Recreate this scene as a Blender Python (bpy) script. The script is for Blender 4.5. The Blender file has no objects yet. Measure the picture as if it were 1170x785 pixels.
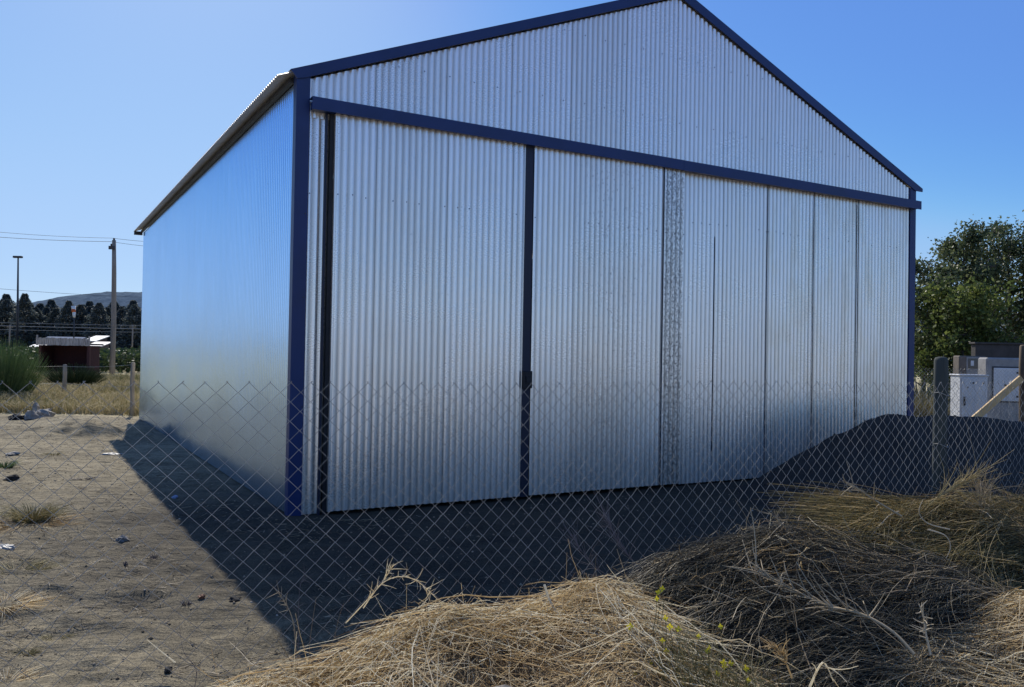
import bpy, math, random
import numpy as np
from mathutils import Vector, Matrix, noise

R = math.radians
random.seed(7)
rng = np.random.default_rng(11)
scene = bpy.context.scene
COL = scene.collection

# ------------------------------------------------------------------ camera
FPX, CX, CY = 958.0, 585.0, 392.5          # focal length / centre in photo pixels
EYE = 1.65
rho = math.atan2(40, 2212)
pit = math.atan((406.0 - CY) * math.cos(rho) / FPX)
fw = Vector((0, math.cos(pit), math.sin(pit)))
upv = Vector((0, -math.sin(pit), math.cos(pit)))
rgt = Vector((1, 0, 0)) * math.cos(rho) + upv * math.sin(rho)
cup = upv * math.cos(rho) - Vector((1, 0, 0)) * math.sin(rho)
cam_d = bpy.data.cameras.new('camera')
cam = bpy.data.objects.new('camera', cam_d)
COL.objects.link(cam)
m = Matrix((rgt, cup, -fw)).transposed().to_4x4()
m.translation = Vector((0, 0, EYE))
cam.matrix_world = m
cam_d.sensor_width = 36.0
cam_d.lens = 36.0 * FPX / 1170.0
cam_d.clip_start = 0.05
cam_d.clip_end = 20000
scene.camera = cam


def ray(x, y):
    return rgt * ((x - CX) / FPX) - cup * ((y - CY) / FPX) + fw


def at(x, y, Y):
    """point seen at photo pixel (x, y), standing at distance Y"""
    d = ray(x, y)
    return Vector((0, 0, EYE)) + d * (Y / d.y)


# ------------------------------------------------------------------ helpers
def tag(o, label=None, cat=None, group=None, kind=None):
    if label: o['label'] = label
    if cat: o['category'] = cat
    if group: o['group'] = group
    if kind: o['kind'] = kind
    return o


def empty(name, loc=(0, 0, 0), rz=0.0):
    o = bpy.data.objects.new(name, None)
    o.empty_display_size = 0.2
    o.location = loc
    o.rotation_euler = (0, 0, rz)
    COL.objects.link(o)
    return o


def link(name, me, mat=None, parent=None, smooth=False):
    o = bpy.data.objects.new(name, me)
    COL.objects.link(o)
    if mat is not None:
        for mm in (mat if isinstance(mat, (list, tuple)) else [mat]):
            me.materials.append(mm)
    if parent is not None:
        o.parent = parent
    if smooth:
        me.polygons.foreach_set('use_smooth', [True] * len(me.polygons))
    return o


class MB:
    def __init__(self):
        self.v, self.f, self.mi, self.wv = [], [], [], {}

    def add(self, vs, fs, mi=0):
        n = len(self.v)
        self.v += [tuple(p) for p in vs]
        self.f += [tuple(i + n for i in q) for q in fs]
        self.mi += [mi] * len(fs)
        return self

    def box(self, x0, x1, y0, y1, z0, z1, mi=0, bev=0.0, M=None):
        if bev <= 0:
            vs = [(x, y, z) for z in (z0, z1) for y in (y0, y1) for x in (x0, x1)]
            fs = [(0, 2, 3, 1), (4, 5, 7, 6), (0, 1, 5, 4), (2, 6, 7, 3), (0, 4, 6, 2), (1, 3, 7, 5)]
        else:
            b = min(bev, (x1 - x0) * .45, (y1 - y0) * .45, (z1 - z0) * .45)
            vs, fs = [], []
            idx = {}
            for sx in (0, 1):
                for sy in (0, 1):
                    for sz in (0, 1):
                        c = ((x0, x1)[sx], (y0, y1)[sy], (z0, z1)[sz])
                        inn = (1 - 2 * sx, 1 - 2 * sy, 1 - 2 * sz)
                        for ax in range(3):
                            p = [c[k] + (0 if k == ax else inn[k] * b) for k in range(3)]
                            idx[(sx, sy, sz, ax)] = len(vs); vs.append(p)
            def I(s, ax): return idx[(s[0], s[1], s[2], ax)]
            for ax in range(3):
                a1, a2 = (ax + 1) % 3, (ax + 2) % 3
                for s in (0, 1):
                    q = []
                    for (u, w) in ((0, 0), (1, 0), (1, 1), (0, 1)):
                        t = [0, 0, 0]; t[ax] = s; t[a1] = u; t[a2] = w
                        q.append(I(t, ax))
                    fs.append(tuple(q if s else q[::-1]))
            for ax in range(3):
                a1, a2 = (ax + 1) % 3, (ax + 2) % 3
                for u in (0, 1):
                    for w in (0, 1):
                        t0 = [0, 0, 0]; t0[a1] = u; t0[a2] = w
                        t1 = list(t0); t1[ax] = 1
                        q = [I(t0, a1), I(t1, a1), I(t1, a2), I(t0, a2)]
                        if u == w: q = q[::-1]
                        fs.append(tuple(q[::-1]))
            for sx in (0, 1):
                for sy in (0, 1):
                    for sz in (0, 1):
                        q = [I((sx, sy, sz), 0), I((sx, sy, sz), 1), I((sx, sy, sz), 2)]
                        if (sx + sy + sz) % 2 == 0: q = q[::-1]
                        fs.append(tuple(q))
        if M is not None:
            vs = [M @ Vector(p) for p in vs]
        return self.add(vs, fs, mi)

    def tube(self, pts, rad, sides=8, mi=0, cap=True):
        pts = [Vector(p) for p in pts]
        n = len(pts)
        rads = rad if isinstance(rad, (list, tuple)) else [rad] * n
        vs, fs = [], []
        ref = Vector((0.31, 0.17, 0.94))
        for i, p in enumerate(pts):
            t = (pts[min(i + 1, n - 1)] - pts[max(i - 1, 0)])
            if t.length < 1e-9: t = Vector((0, 0, 1))
            t.normalize()
            a = t.cross(ref)
            if a.length < 1e-3: a = t.cross(Vector((1, 0, 0)))
            a.normalize(); b = t.cross(a)
            for k in range(sides):
                an = 2 * math.pi * k / sides
                vs.append(p + (a * math.cos(an) + b * math.sin(an)) * rads[i])
        for i in range(n - 1):
            for k in range(sides):
                k2 = (k + 1) % sides
                fs.append((i * sides + k, i * sides + k2, (i + 1) * sides + k2, (i + 1) * sides + k))
        if cap:
            fs.append(tuple(range(sides))[::-1])
            fs.append(tuple((n - 1) * sides + k for k in range(sides)))
        return self.add(vs, fs, mi)

    def build(self, name, mat=None, parent=None, smooth=False):
        me = bpy.data.meshes.new(name)
        me.from_pydata(self.v, [], self.f)
        o = link(name, me, mat, parent, smooth)
        if any(self.mi):
            me.polygons.foreach_set('material_index', self.mi)
        if self.wv:
            wa = me.attributes.new('wave', 'FLOAT', 'POINT')
            arr = np.zeros(len(self.v), dtype=np.float32)
            for i_, v_ in self.wv.items(): arr[i_] = v_
            wa.data.foreach_set('value', arr)
        me.update()
        return o


def np_mesh(name, V, F, mat, parent=None, smooth=False, tint=None):
    """V (n,3), F (m,4) numpy -> mesh object, optional per-vertex tint"""
    me = bpy.data.meshes.new(name)
    V = np.asarray(V, dtype=np.float32); F = np.asarray(F, dtype=np.int32)
    k = F.shape[1]
    me.vertices.add(len(V)); me.vertices.foreach_set('co', V.ravel())
    me.loops.add(F.size); me.loops.foreach_set('vertex_index', F.ravel())
    me.polygons.add(len(F))
    me.polygons.foreach_set('loop_start', np.arange(0, F.size, k, dtype=np.int32))
    me.polygons.foreach_set('loop_total', np.full(len(F), k, dtype=np.int32))
    if tint is not None:
        at_ = me.attributes.new('tint', 'FLOAT', 'POINT')
        at_.data.foreach_set('value', np.asarray(tint, dtype=np.float32).ravel())
    me.update(calc_edges=True)
    me.validate()
    return link(name, me, mat, parent, smooth)


def strands(P, rad, sides=3, taper=0.35):
    """P (N,K,3) centre lines -> V, F of thin tapered tubes"""
    P = np.asarray(P, dtype=np.float64)
    N, K, _ = P.shape
    T = np.gradient(P, axis=1)
    T /= np.linalg.norm(T, axis=2, keepdims=True) + 1e-9
    ref = rng.normal(size=(N, 1, 3)); ref /= np.linalg.norm(ref, axis=2, keepdims=True)
    A = np.cross(T, np.broadcast_to(ref, T.shape))
    A /= np.linalg.norm(A, axis=2, keepdims=True) + 1e-9
    B = np.cross(T, A)
    rad = np.broadcast_to(np.asarray(rad, dtype=np.float64).reshape(-1, 1), (N, K)) * np.linspace(1, taper, K)[None, :]
    ang = np.arange(sides) * 2 * np.pi / sides
    V = P[:, :, None, :] + rad[:, :, None, None] * (A[:, :, None, :] * np.cos(ang)[None, None, :, None] + B[:, :, None, :] * np.sin(ang)[None, None, :, None])
    base = (np.arange(N) * K * sides)[:, None, None]
    i = (np.arange(K - 1) * sides)[None, :, None]
    k = np.arange(sides)[None, None, :]
    k2 = (k + 1) % sides
    F = np.stack([base + i + k, base + i + k2, base + i + sides + k2, base + i + sides + k], axis=-1).reshape(-1, 4)
    return V.reshape(-1, 3), F, K * sides


def strand_obj(name, P, rad, mat, parent=None, tint=None, sides=3, taper=0.35, kind=None):
    V, F, per = strands(P, rad, sides, taper)
    N = len(P)
    if tint is None: tint = rng.random(N)
    o = np_mesh(name, V, F, mat, parent, False, np.repeat(tint, per))
    if kind: o['kind'] = kind
    return o


def leaves(C, size, aspect=1.0, up=0.0, nrm=None):
    """C (N,3) centres -> quads with random orientation"""
    N = len(C)
    n = rng.normal(size=(N, 3)); n[:, 2] += up
    n /= np.linalg.norm(n, axis=1, keepdims=True)
    a = np.cross(n, rng.normal(size=(N, 3))); a /= np.linalg.norm(a, axis=1, keepdims=True)
    b = np.cross(n, a)
    s = np.broadcast_to(np.asarray(size), (N,))[:, None]
    a = a * s * aspect; b = b * s
    V = np.stack([C - a, C - b * .5, C + a, C + b * .5], axis=1).reshape(-1, 3)
    F = (np.arange(N) * 4)[:, None] + np.arange(4)[None]
    return V, F


def copy_tree(o, parent=None):
    c = o.copy(); COL.objects.link(c); c.parent = parent
    for ch in list(o.children):
        if ch.parent == o: copy_tree(ch, c)
    return c


# ------------------------------------------------------------------ materials
def new_mat(name):
    mt = bpy.data.materials.new(name); mt.use_nodes = True
    nt = mt.node_tree
    for n in list(nt.nodes): nt.nodes.remove(n)
    out = nt.nodes.new('ShaderNodeOutputMaterial')
    return mt, nt, out


def N_(nt, t, **kw):
    n = nt.nodes.new(t)
    for k, v in kw.items():
        if k in ('operation', 'blend_type', 'noise_dimensions', 'data_type', 'attribute_name', 'wave_type', 'bands_direction', 'feature', 'interpolation_type', 'attribute_type', 'clamp'):
            setattr(n, k, v)
        else:
            n.inputs[k].default_value = v
    return n


def ramp(nt, fac, stops):
    r = nt.nodes.new('ShaderNodeValToRGB')
    el = r.color_ramp.elements
    while len(el) > 1: el.remove(el[0])
    el[0].position = stops[0][0]; el[0].color = (*stops[0][1], 1) if len(stops[0][1]) == 3 else stops[0][1]
    for p, c in stops[1:]:
        e = el.new(p); e.color = (*c, 1)
    nt.links.new(fac, r.inputs[0])
    return r


def math_(nt, op, a, b=None, c=None, clamp=False):
    n = nt.nodes.new('ShaderNodeMath'); n.operation = op; n.use_clamp = clamp
    for i, v in enumerate((a, b, c)):
        if v is None: continue
        if isinstance(v, (int, float)): n.inputs[i].default_value = v
        else: nt.links.new(v, n.inputs[i])
    return n.outputs[0]


def mixc(nt, fac, a, b, blend='MIX'):
    n = nt.nodes.new('ShaderNodeMix'); n.data_type = 'RGBA'; n.blend_type = blend
    for s, v in ((n.inputs[0], fac), (n.inputs[6], a), (n.inputs[7], b)):
        if isinstance(v, (int, float)): s.default_value = v
        elif isinstance(v, tuple): s.default_value = (*v, 1) if len(v) == 3 else v
        else: nt.links.new(v, s)
    return n.outputs[2]


def coords(nt, scale=(1, 1, 1), kind='Object'):
    tc = nt.nodes.new('ShaderNodeTexCoord')
    mp = nt.nodes.new('ShaderNodeMapping'); mp.inputs['Scale'].default_value = scale
    nt.links.new(tc.outputs[kind], mp.inputs[0])
    return mp.outputs[0]


def noise_(nt, vec, scale, detail=4, rough=.55, dist=0.0):
    n = nt.nodes.new('ShaderNodeTexNoise')
    n.inputs['Scale'].default_value = scale; n.inputs['Detail'].default_value = detail
    n.inputs['Roughness'].default_value = rough; n.inputs['Distortion'].default_value = dist
    if vec is not None: nt.links.new(vec, n.inputs['Vector'])
    return n.outputs['Fac']


def bump_(nt, h, strength=.3, dist=.02, normal=None):
    b = nt.nodes.new('ShaderNodeBump'); b.inputs['Strength'].default_value = strength; b.inputs['Distance'].default_value = dist
    nt.links.new(h, b.inputs['Height'])
    if normal is not None: nt.links.new(normal, b.inputs['Normal'])
    return b.outputs[0]


def principled(nt, out, color=None, rough=.6, metal=0.0, normal=None, spec=.4):
    p = nt.nodes.new('ShaderNodeBsdfPrincipled')
    for key, v in (('Base Color', color), ('Roughness', rough), ('Metallic', metal), ('Specular IOR Level', spec)):
        if v is None: continue
        s = p.inputs[key]
        if isinstance(v, (int, float)): s.default_value = v
        elif isinstance(v, tuple): s.default_value = (*v, 1) if len(v) == 3 else v
        else: nt.links.new(v, s)
    if normal is not None: nt.links.new(normal, p.inputs['Normal'])
    if out is not None: nt.links.new(p.outputs[0], out.inputs[0])
    return p


def simple(name, c1, c2=None, rough=.7, scale=6, metal=0.0, bump=.2, bdist=.005, stretch=(1, 1, 1), spec=.3):
    mt, nt, out = new_mat(name)
    v = coords(nt, stretch)
    f = noise_(nt, v, scale, 6, .62)
    c2 = c2 or tuple(x * .6 for x in c1)
    r = ramp(nt, f, [(.33, c2), (.67, c1)])
    nn = bump_(nt, noise_(nt, v, scale * 4, 4), bump, bdist) if bump else None
    principled(nt, out, r.outputs[0], rough, metal, nn, spec)
    return mt


def plant(name, stops, transl=.3, rough=.6, attr='tint', spec=.25):
    mt, nt, out = new_mat(name)
    a = nt.nodes.new('ShaderNodeAttribute'); a.attribute_name = attr
    r = ramp(nt, a.outputs['Fac'], stops)
    p = principled(nt, None, r.outputs[0], rough, 0, None, spec)
    t = nt.nodes.new('ShaderNodeBsdfTranslucent')
    nt.links.new(r.outputs[0], t.inputs[0])
    mx = nt.nodes.new('ShaderNodeMixShader'); mx.inputs[0].default_value = transl
    nt.links.new(p.outputs[0], mx.inputs[1]); nt.links.new(t.outputs[0], mx.inputs[2])
    nt.links.new(mx.outputs[0], out.inputs[0])
    return mt


def galv_mat(name, base=(.97, .95, .91), rough=.30, stain_x=None, warm=0.0, axis=0, oxide=.34, vary=.13):
    """galvanised sheet: spangle, dust, streaks down the sheet, per-sheet shade"""
    mt, nt, out = new_mat(name)
    tc = nt.nodes.new('ShaderNodeTexCoord')
    sep = nt.nodes.new('ShaderNodeSeparateXYZ'); nt.links.new(tc.outputs['Object'], sep.inputs[0])
    ax = sep.outputs[axis]
    sheet = math_(nt, 'FLOOR', math_(nt, 'DIVIDE', ax, .836))
    wn = nt.nodes.new('ShaderNodeTexWhiteNoise'); wn.noise_dimensions = '1D'; nt.links.new(sheet, wn.inputs['W'])
    big = noise_(nt, tc.outputs['Object'], .7, 3)
    mp = nt.nodes.new('ShaderNodeMapping'); mp.inputs['Scale'].default_value = (9, 9, .5)
    nt.links.new(tc.outputs['Object'], mp.inputs[0])
    streak = noise_(nt, mp.outputs[0], 2.0, 5, .65)
    fine = noise_(nt, tc.outputs['Object'], 90, 3, .6)
    k = math_(nt, 'ADD', math_(nt, 'MULTIPLY', wn.outputs['Value'], vary), math_(nt, 'MULTIPLY', streak, .16))
    k = math_(nt, 'ADD', k, math_(nt, 'MULTIPLY', fine, .10))
    k = math_(nt, 'ADD', k, .90)
    wat = nt.nodes.new('ShaderNodeAttribute'); wat.attribute_name = 'wave'; wav = math_(nt, 'SUBTRACT', wat.outputs['Fac'], .25)      # valleys darkened: ridge light and shade contrast painted into the colour
    k = math_(nt, 'MULTIPLY', k, math_(nt, 'MULTIPLY_ADD', math_(nt, 'MINIMUM', wav, 0.0), .33, 1.0))
    col = mixc(nt, 1.0, base, k, 'MULTIPLY')
    # scuffs / grime
    mp2 = nt.nodes.new('ShaderNodeMapping'); mp2.inputs['Scale'].default_value = (5, 5, 1.3)
    nt.links.new(tc.outputs['Object'], mp2.inputs[0])
    gr = noise_(nt, mp2.outputs[0], 2.2, 8, .75, .4)
    gm = ramp(nt, gr, [(.54, (0, 0, 0)), (.68, (1, 1, 1))]).outputs[0]
    spk = ramp(nt, noise_(nt, tc.outputs['Object'], 38, 4, .7), [(.60, (0, 0, 0)), (.66, (1, 1, 1))]).outputs[0]
    grime = math_(nt, 'MULTIPLY', math_(nt, 'MULTIPLY', gm, spk), .75)
    low = math_(nt, 'MULTIPLY_ADD', sep.outputs[2], -1.5, 1.15, clamp=True)
    dusty = math_(nt, 'MULTIPLY', low, math_(nt, 'MULTIPLY_ADD', streak, .7, .1))
    if stain_x is not None:
        x0, x1, x2 = stain_x
        def band(a, b, soft):
            u = math_(nt, 'DIVIDE', math_(nt, 'SUBTRACT', ax, a), soft, clamp=True)
            w = math_(nt, 'DIVIDE', math_(nt, 'SUBTRACT', b, ax), soft, clamp=True)
            return math_(nt, 'MULTIPLY', u, w)
        mp3 = nt.nodes.new('ShaderNodeMapping'); mp3.inputs['Scale'].default_value = (1, 1, .6)
        nt.links.new(tc.outputs['Object'], mp3.inputs[0])
        s1 = ramp(nt, noise_(nt, mp3.outputs[0], 46, 7, .85), [(.46, (0, 0, 0)), (.56, (1, 1, 1))]).outputs[0]
        b1 = math_(nt, 'MULTIPLY', math_(nt, 'MULTIPLY', band(x1, x2, .03), s1), .78)
        s2 = ramp(nt, noise_(nt, mp3.outputs[0], 40, 7, .85), [(.57, (0, 0, 0)), (.63, (1, 1, 1))]).outputs[0]
        b2 = math_(nt, 'MULTIPLY', math_(nt, 'MULTIPLY', band(x0, x1, .5), s2), .8)
        grime = math_(nt, 'MAXIMUM', grime, math_(nt, 'MAXIMUM', b1, b2))
    fr_ = math_(nt, 'FRACT', math_(nt, 'DIVIDE', ax, .836))
    lap = math_(nt, 'MULTIPLY', math_(nt, 'LESS_THAN', fr_, .009), .55)
    grime = math_(nt, 'MAXIMUM', grime, lap)
    col = mixc(nt, grime, col, (.05, .05, .055))
    if warm:
        wv = ramp(nt, noise_(nt, mp2.outputs[0], .9, 4, .6), [(.45, (0, 0, 0)), (.7, (1, 1, 1))]).outputs[0]
        col = mixc(nt, math_(nt, 'MULTIPLY', wv, warm), col, (.62, .55, .44))
    rg = math_(nt, 'ADD', math_(nt, 'MULTIPLY_ADD', big, .14, rough - .07), math_(nt, 'MULTIPLY', fine, .05))
    bmp = bump_(nt, noise_(nt, mp2.outputs[0], 1.1, 3), .35, .012)
    bmp = bump_(nt, fine, .03, .0006, bmp)
    p = principled(nt, None, col, rg, 1.0, bmp)
    d = nt.nodes.new('ShaderNodeBsdfDiffuse'); d.inputs[0].default_value = (.30, .27, .22, 1)
    mx = nt.nodes.new('ShaderNodeMixShader')
    nt.links.new(math_(nt, 'MULTIPLY', dusty, .38), mx.inputs[0])
    ox = nt.nodes.new('ShaderNodeBsdfDiffuse'); nt.links.new(mixc(nt, 1.0, col, (.78, .74, .68), 'MULTIPLY'), ox.inputs[0]); nt.links.new(bmp, ox.inputs['Normal'])
    mo = nt.nodes.new('ShaderNodeMixShader'); mo.inputs[0].default_value = oxide
    nt.links.new(p.outputs[0], mo.inputs[1]); nt.links.new(ox.outputs[0], mo.inputs[2])
    nt.links.new(mo.outputs[0], mx.inputs[1]); nt.links.new(d.outputs[0], mx.inputs[2])
    nt.links.new(mx.outputs[0], out.inputs[0])
    return mt


MAT = {}
MAT['galv'] = galv_mat('galvanised_sheet', (1.0, .965, .925), .255, None, .15, 0, .40)
MAT['galv_door'] = galv_mat('galvanised_door_sheet', (1.0, .965, .925), .255, (3.3, 4.76, 5.10), .15, 0, .40)
MAT['galv_warm'] = galv_mat('galvanised_panel_sheet', (1.0, .97, .92), .26, None, .5, 0, .38)
MAT['galv_side'] = galv_mat('galvanised_side_sheet', (.52, .70, .94), .19, None, 0, 1, .04, .02)  # bluer copy of the sheet; reflected sky tinted into its base colour
MAT['roof'] = simple('zinc_roof_sheet', (.72, .70, .67), (.56, .55, .53), .5, 2.5, .1, .05)


def paint_mat(name, c, rough=.45):
    mt, nt, out = new_mat(name)
    v = coords(nt)
    f = noise_(nt, v, 3, 5)
    g = noise_(nt, v, 45, 5, .7)
    c1 = ramp(nt, f, [(.3, tuple(x * .82 for x in c)), (.7, tuple(x * 1.12 for x in c))]).outputs[0]
    ch = ramp(nt, g, [(.68, (0, 0, 0)), (.74, (1, 1, 1))]).outputs[0]
    col = mixc(nt, math_(nt, 'MULTIPLY', ch, .35), c1, (.22, .23, .26))
    principled(nt, out, col, math_(nt, 'MULTIPLY_ADD', f, .2, rough - .1), 0, bump_(nt, g, .08, .002), .4)
    return mt


MAT['blue'] = paint_mat('navy_blue_paint', (.013, .031, .118))
MAT['dark_blue'] = paint_mat('dark_navy_paint', (.010, .014, .035))
MAT['black'] = simple('black_metal', (.02, .02, .025), (.01, .01, .012), .5, 8)
MAT['screw'] = simple('dull_screw', (.12, .12, .13), None, .5, 30, .8, 0)
MAT['wire'] = simple('galvanised_wire', (.44, .43, .40), (.24, .24, .23), .45, 12, .3, 0)
MAT['post_dark'] = simple('weathered_dark_post', (.075, .085, .075), (.035, .04, .038), .9, 7, 0, .6, .006, (1, 1, .12))
MAT['post_brown'] = simple('brown_wood_post', (.20, .15, .10), (.07, .05, .035), .85, 7, 0, .6, .006, (1, 1, .12))
MAT['post_grey'] = simple('grey_wood_post', (.30, .275, .235), (.16, .145, .12), .85, 8, 0, .5, .006, (1, 1, .15))
MAT['lumber'] = simple('yellow_lumber', (.62, .44, .22), (.45, .30, .14), .7, 5, 0, .2, .003, (.3, 1, 1))
MAT['maroon'] = simple('maroon_boards', (.075, .028, .024), (.042, .016, .015), .75, 5, 0, .4, .006, (6, 6, .4))
MAT['maroon_dark'] = simple('maroon_recess_shaded', (.05, .014, .014), (.03, .009, .01), .8, 5, 0, .4, .006, (6, 6, .4))  # darker copy of the maroon, painting in the shade of the hut recess
MAT['old_boards'] = simple('weathered_fascia_boards', (.50, .46, .42), (.17, .15, .14), .85, 4, 0, .5, .01, (6, 6, .6))
MAT['white_metal'] = simple('white_cabinet_paint', (.62, .63, .64), (.50, .51, .52), .5, 3, 0, .05)
MAT['concrete'] = simple('grey_concrete', (.34, .33, .32), (.22, .215, .21), .9, 5, 0, .35, .006)
MAT['dark_wall'] = simple('dark_block_wall', (.085, .075, .07), (.05, .045, .042), .9, 4, 0, .4, .01)
MAT['pale_concrete'] = simple('pale_concrete', (.52, .49, .44), (.38, .35, .31), .9, 3, 0, .3)
MAT['stone_grey'] = simple('grey_stone', (.24, .225, .21), (.12, .115, .11), .9, 5, 0, .6, .02)
MAT['stone_pale'] = simple('pale_rubble', (.40, .37, .32), (.20, .185, .16), .9, 6, 0, .6, .02)
MAT['charcoal'] = simple('charred_wood', (.03, .028, .026), (.012, .012, .012), .9, 7, 0, .6, .01)
MAT['glass'] = simple('dark_window_glass', (.03, .035, .045), (.02, .025, .03), .08, 2, 0, 0, .001, (1, 1, 1), .6)
MAT['white_roof'] = simple('white_roof_sheet', (.62, .62, .60), (.5, .5, .49), .5, 3, 0, .1)
MAT['grey_roof'] = simple('blue_grey_roof_sheet', (.22, .26, .33), (.15, .18, .23), .9, 3, 0, .1, spec=.1)
MAT['dark_boards'] = simple('dark_house_boards', (.07, .06, .06), (.04, .035, .035), .8, 3, 0, .2)
MAT['bark'] = simple('tree_bark', (.13, .105, .085), (.06, .05, .042), .9, 6, 0, .6, .01, (1, 1, .3))
MAT['pole_wood'] = simple('grey_pole_wood', (.26, .235, .21), (.14, .125, .11), .85, 5, 0, .4, .008, (1, 1, .1))
MAT['dark_metal'] = simple('dark_grey_metal', (.06, .06, .065), (.035, .035, .04), .5, 5, .3, 0)
MAT['cable'] = simple('cable_sheath', (.30, .31, .33), (.20, .21, .22), .6, 2, 0, 0)
MAT['cable_dark'] = simple('dark_cable_sheath', (.10, .11, .12), (.07, .08, .09), .6, 2, 0, 0)
MAT['orange'] = simple('orange_nylon', (.65, .16, .05), (.5, .1, .03), .7, 2, 0, 0)
MAT['white_cloth'] = simple('white_nylon', (.8, .8, .78), (.7, .7, .68), .7, 2, 0, 0)
MAT['trash_white'] = simple('dull_plastic', (.36, .34, .30), (.25, .24, .21), .5, 4, 0, .1)

MAT['straw'] = plant('dry_straw', [(0, (.11, .075, .04)), (.3, (.44, .33, .18)), (.65, (.82, .68, .43)), (1, (.97, .92, .76))], .68, .45, spec=.5)
MAT['straw_core'] = simple('matted_straw', (.36, .26, .14), (.07, .05, .028), .9, 26, 0, .9, .03)
MAT['broom_core'] = simple('shaded_broom_core', (.030, .027, .02), (.008, .007, .006), .9, 22, 0, .9, .03)  # near-black core; shade inside the heap is put into its colour
MAT['broom'] = plant('dead_broom_stems', [(0, (.016, .014, .010)), (.45, (.085, .073, .046)), (.8, (.28, .24, .15)), (1, (.70, .59, .40))], .35, .45, spec=.4)
MAT['olive'] = plant('olive_broom_stems', [(0, (.035, .032, .013)), (.45, (.22, .185, .07)), (.8, (.46, .38, .165)), (1, (.74, .60, .34))], .45, .5, spec=.45)
MAT['twig'] = plant('dry_twigs', [(0, (.20, .14, .08)), (.5, (.42, .33, .20)), (1, (.62, .52, .36))], .1)
MAT['dark_twig'] = plant('dark_twigs', [(0, (.06, .05, .05)), (.5, (.13, .11, .11)), (1, (.22, .19, .19))], .1)
MAT['weed'] = plant('green_weed', [(0, (.11, .11, .045)), (.5, (.30, .26, .11)), (1, (.55, .46, .24))], .3)
MAT['litter'] = plant('chaff', [(0, (.05, .038, .025)), (.5, (.16, .12, .075)), (.8, (.36, .28, .17)), (1, (.6, .5, .34))], .1)
MAT['petal'] = plant('yellow_petals', [(0, (.72, .60, .03)), (1, (.85, .76, .08))], .35)
MAT['leaf_dark'] = plant('birch_leaves', [(0, (.028, .044, .022)), (.5, (.085, .112, .05)), (1, (.20, .22, .10))], .42, .5)
MAT['leaf_green'] = plant('fresh_leaves', [(0, (.03, .05, .014)), (.5, (.10, .135, .035)), (1, (.22, .25, .07))], .45, .5)
MAT['conifer'] = plant('conifer_needles', [(0, (.040, .054, .062)), (.55, (.09, .11, .105)), (1, (.26, .275, .225))], .3, .6)  # needles lightened and blued; distance haze is put into their colour
MAT['bush'] = plant('broom_bush_stems', [(0, (.07, .12, .045)), (.5, (.18, .26, .11)), (1, (.34, .42, .21))], .5)
MAT['thicket'] = plant('thicket_leaves', [(0, (.02, .034, .014)), (.5, (.05, .078, .03)), (1, (.105, .13, .055))], .3)
MAT['field_grass'] = plant('field_grass_blades', [(0, (.15, .19, .06)), (.3, (.34, .32, .16)), (.7, (.62, .54, .34)), (1, (.84, .76, .55))], .5)


# ------------------------------------------------------------------ sun and sky
SUN = Vector((-1.88, 4.9, 4.3)).normalized()
el = math.asin(SUN.z)
az = math.atan2(SUN.x, SUN.y)
w = bpy.data.worlds.new('World'); scene.world = w; w.use_nodes = True
nt = w.node_tree
for n in list(nt.nodes): nt.nodes.remove(n)
wo = nt.nodes.new('ShaderNodeOutputWorld'); bg = nt.nodes.new('ShaderNodeBackground')
sky = nt.nodes.new('ShaderNodeTexSky'); sky.sky_type = 'NISHITA'; sky.sun_disc = False
sky.sun_elevation = el; sky.sun_rotation = az
sky.altitude = 700; sky.air_density = 1.0; sky.dust_density = .6; sky.ozone_density = 2.5
SKY = .09
vm = nt.nodes.new('ShaderNodeVectorMath'); vm.operation = 'SCALE'; vm.inputs['Scale'].default_value = SKY
nt.links.new(sky.outputs[0], vm.inputs[0])
cv = nt.nodes.new('ShaderNodeRGBCurve')          # deep blue clear sky; low end lifted so unseen sky brightens hangar front
for ch, pts in ((0, ((0, 0), (.10, .122), (.195, .134), (.262, .17), (.386, .34), (.77, .48), (1, .56))),
                (1, ((0, 0), (.10, .19), (.20, .272), (.314, .32), (.407, .41), (.515, .545), (.92, .69), (1, .73))),
                (2, ((0, 0), (.20, .49), (.35, .68), (.521, .80), (.76, .92), (1, .98)))):
    c = cv.mapping.curves[ch]
    c.points[0].location = pts[0]; c.points[1].location = pts[-1]
    for p in pts[1:-1]: c.points.new(*p)
cv.mapping.extend = 'HORIZONTAL'; cv.mapping.update()
nt.links.new(vm.outputs[0], cv.inputs['Color'])
vm2 = nt.nodes.new('ShaderNodeVectorMath'); vm2.operation = 'SCALE'; vm2.inputs['Scale'].default_value = 1 / .12
nt.links.new(cv.outputs[0], vm2.inputs[0])
nt.links.new(vm2.outputs[0], bg.inputs[0]); bg.inputs[1].default_value = .12
nt.links.new(bg.outputs[0], wo.inputs[0])
sl = bpy.data.lights.new('sun', 'SUN'); so = bpy.data.objects.new('sun', sl); COL.objects.link(so)
sl.energy = 5.0; sl.angle = R(.5); sl.color = (1.0, .94, .84)
so.rotation_euler = (-SUN).to_track_quat('-Z', 'Y').to_euler()
so.location = SUN * 60

# ------------------------------------------------------------------ hangar placement
BO = Vector((-2.232, 8.496, 0)); BA = R(30)
bd = Vector((math.cos(BA), math.sin(BA), 0)); bn = Vector((-math.sin(BA), math.cos(BA), 0))
W, L, EAVE, SLOPE = 10.0, 13.07, 4.42, .40


def to_b(x, y):
    v = Vector((x, y, 0)) - BO
    return v.dot(bd), v.dot(bn)


def sm(a, b, x):
    t = min(1, max(0, (x - a) / (b - a))); return t * t * (3 - 2 * t)


# fence line (parallel to the hangar front)
FO = Vector((0, 3.22, 0))


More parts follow.
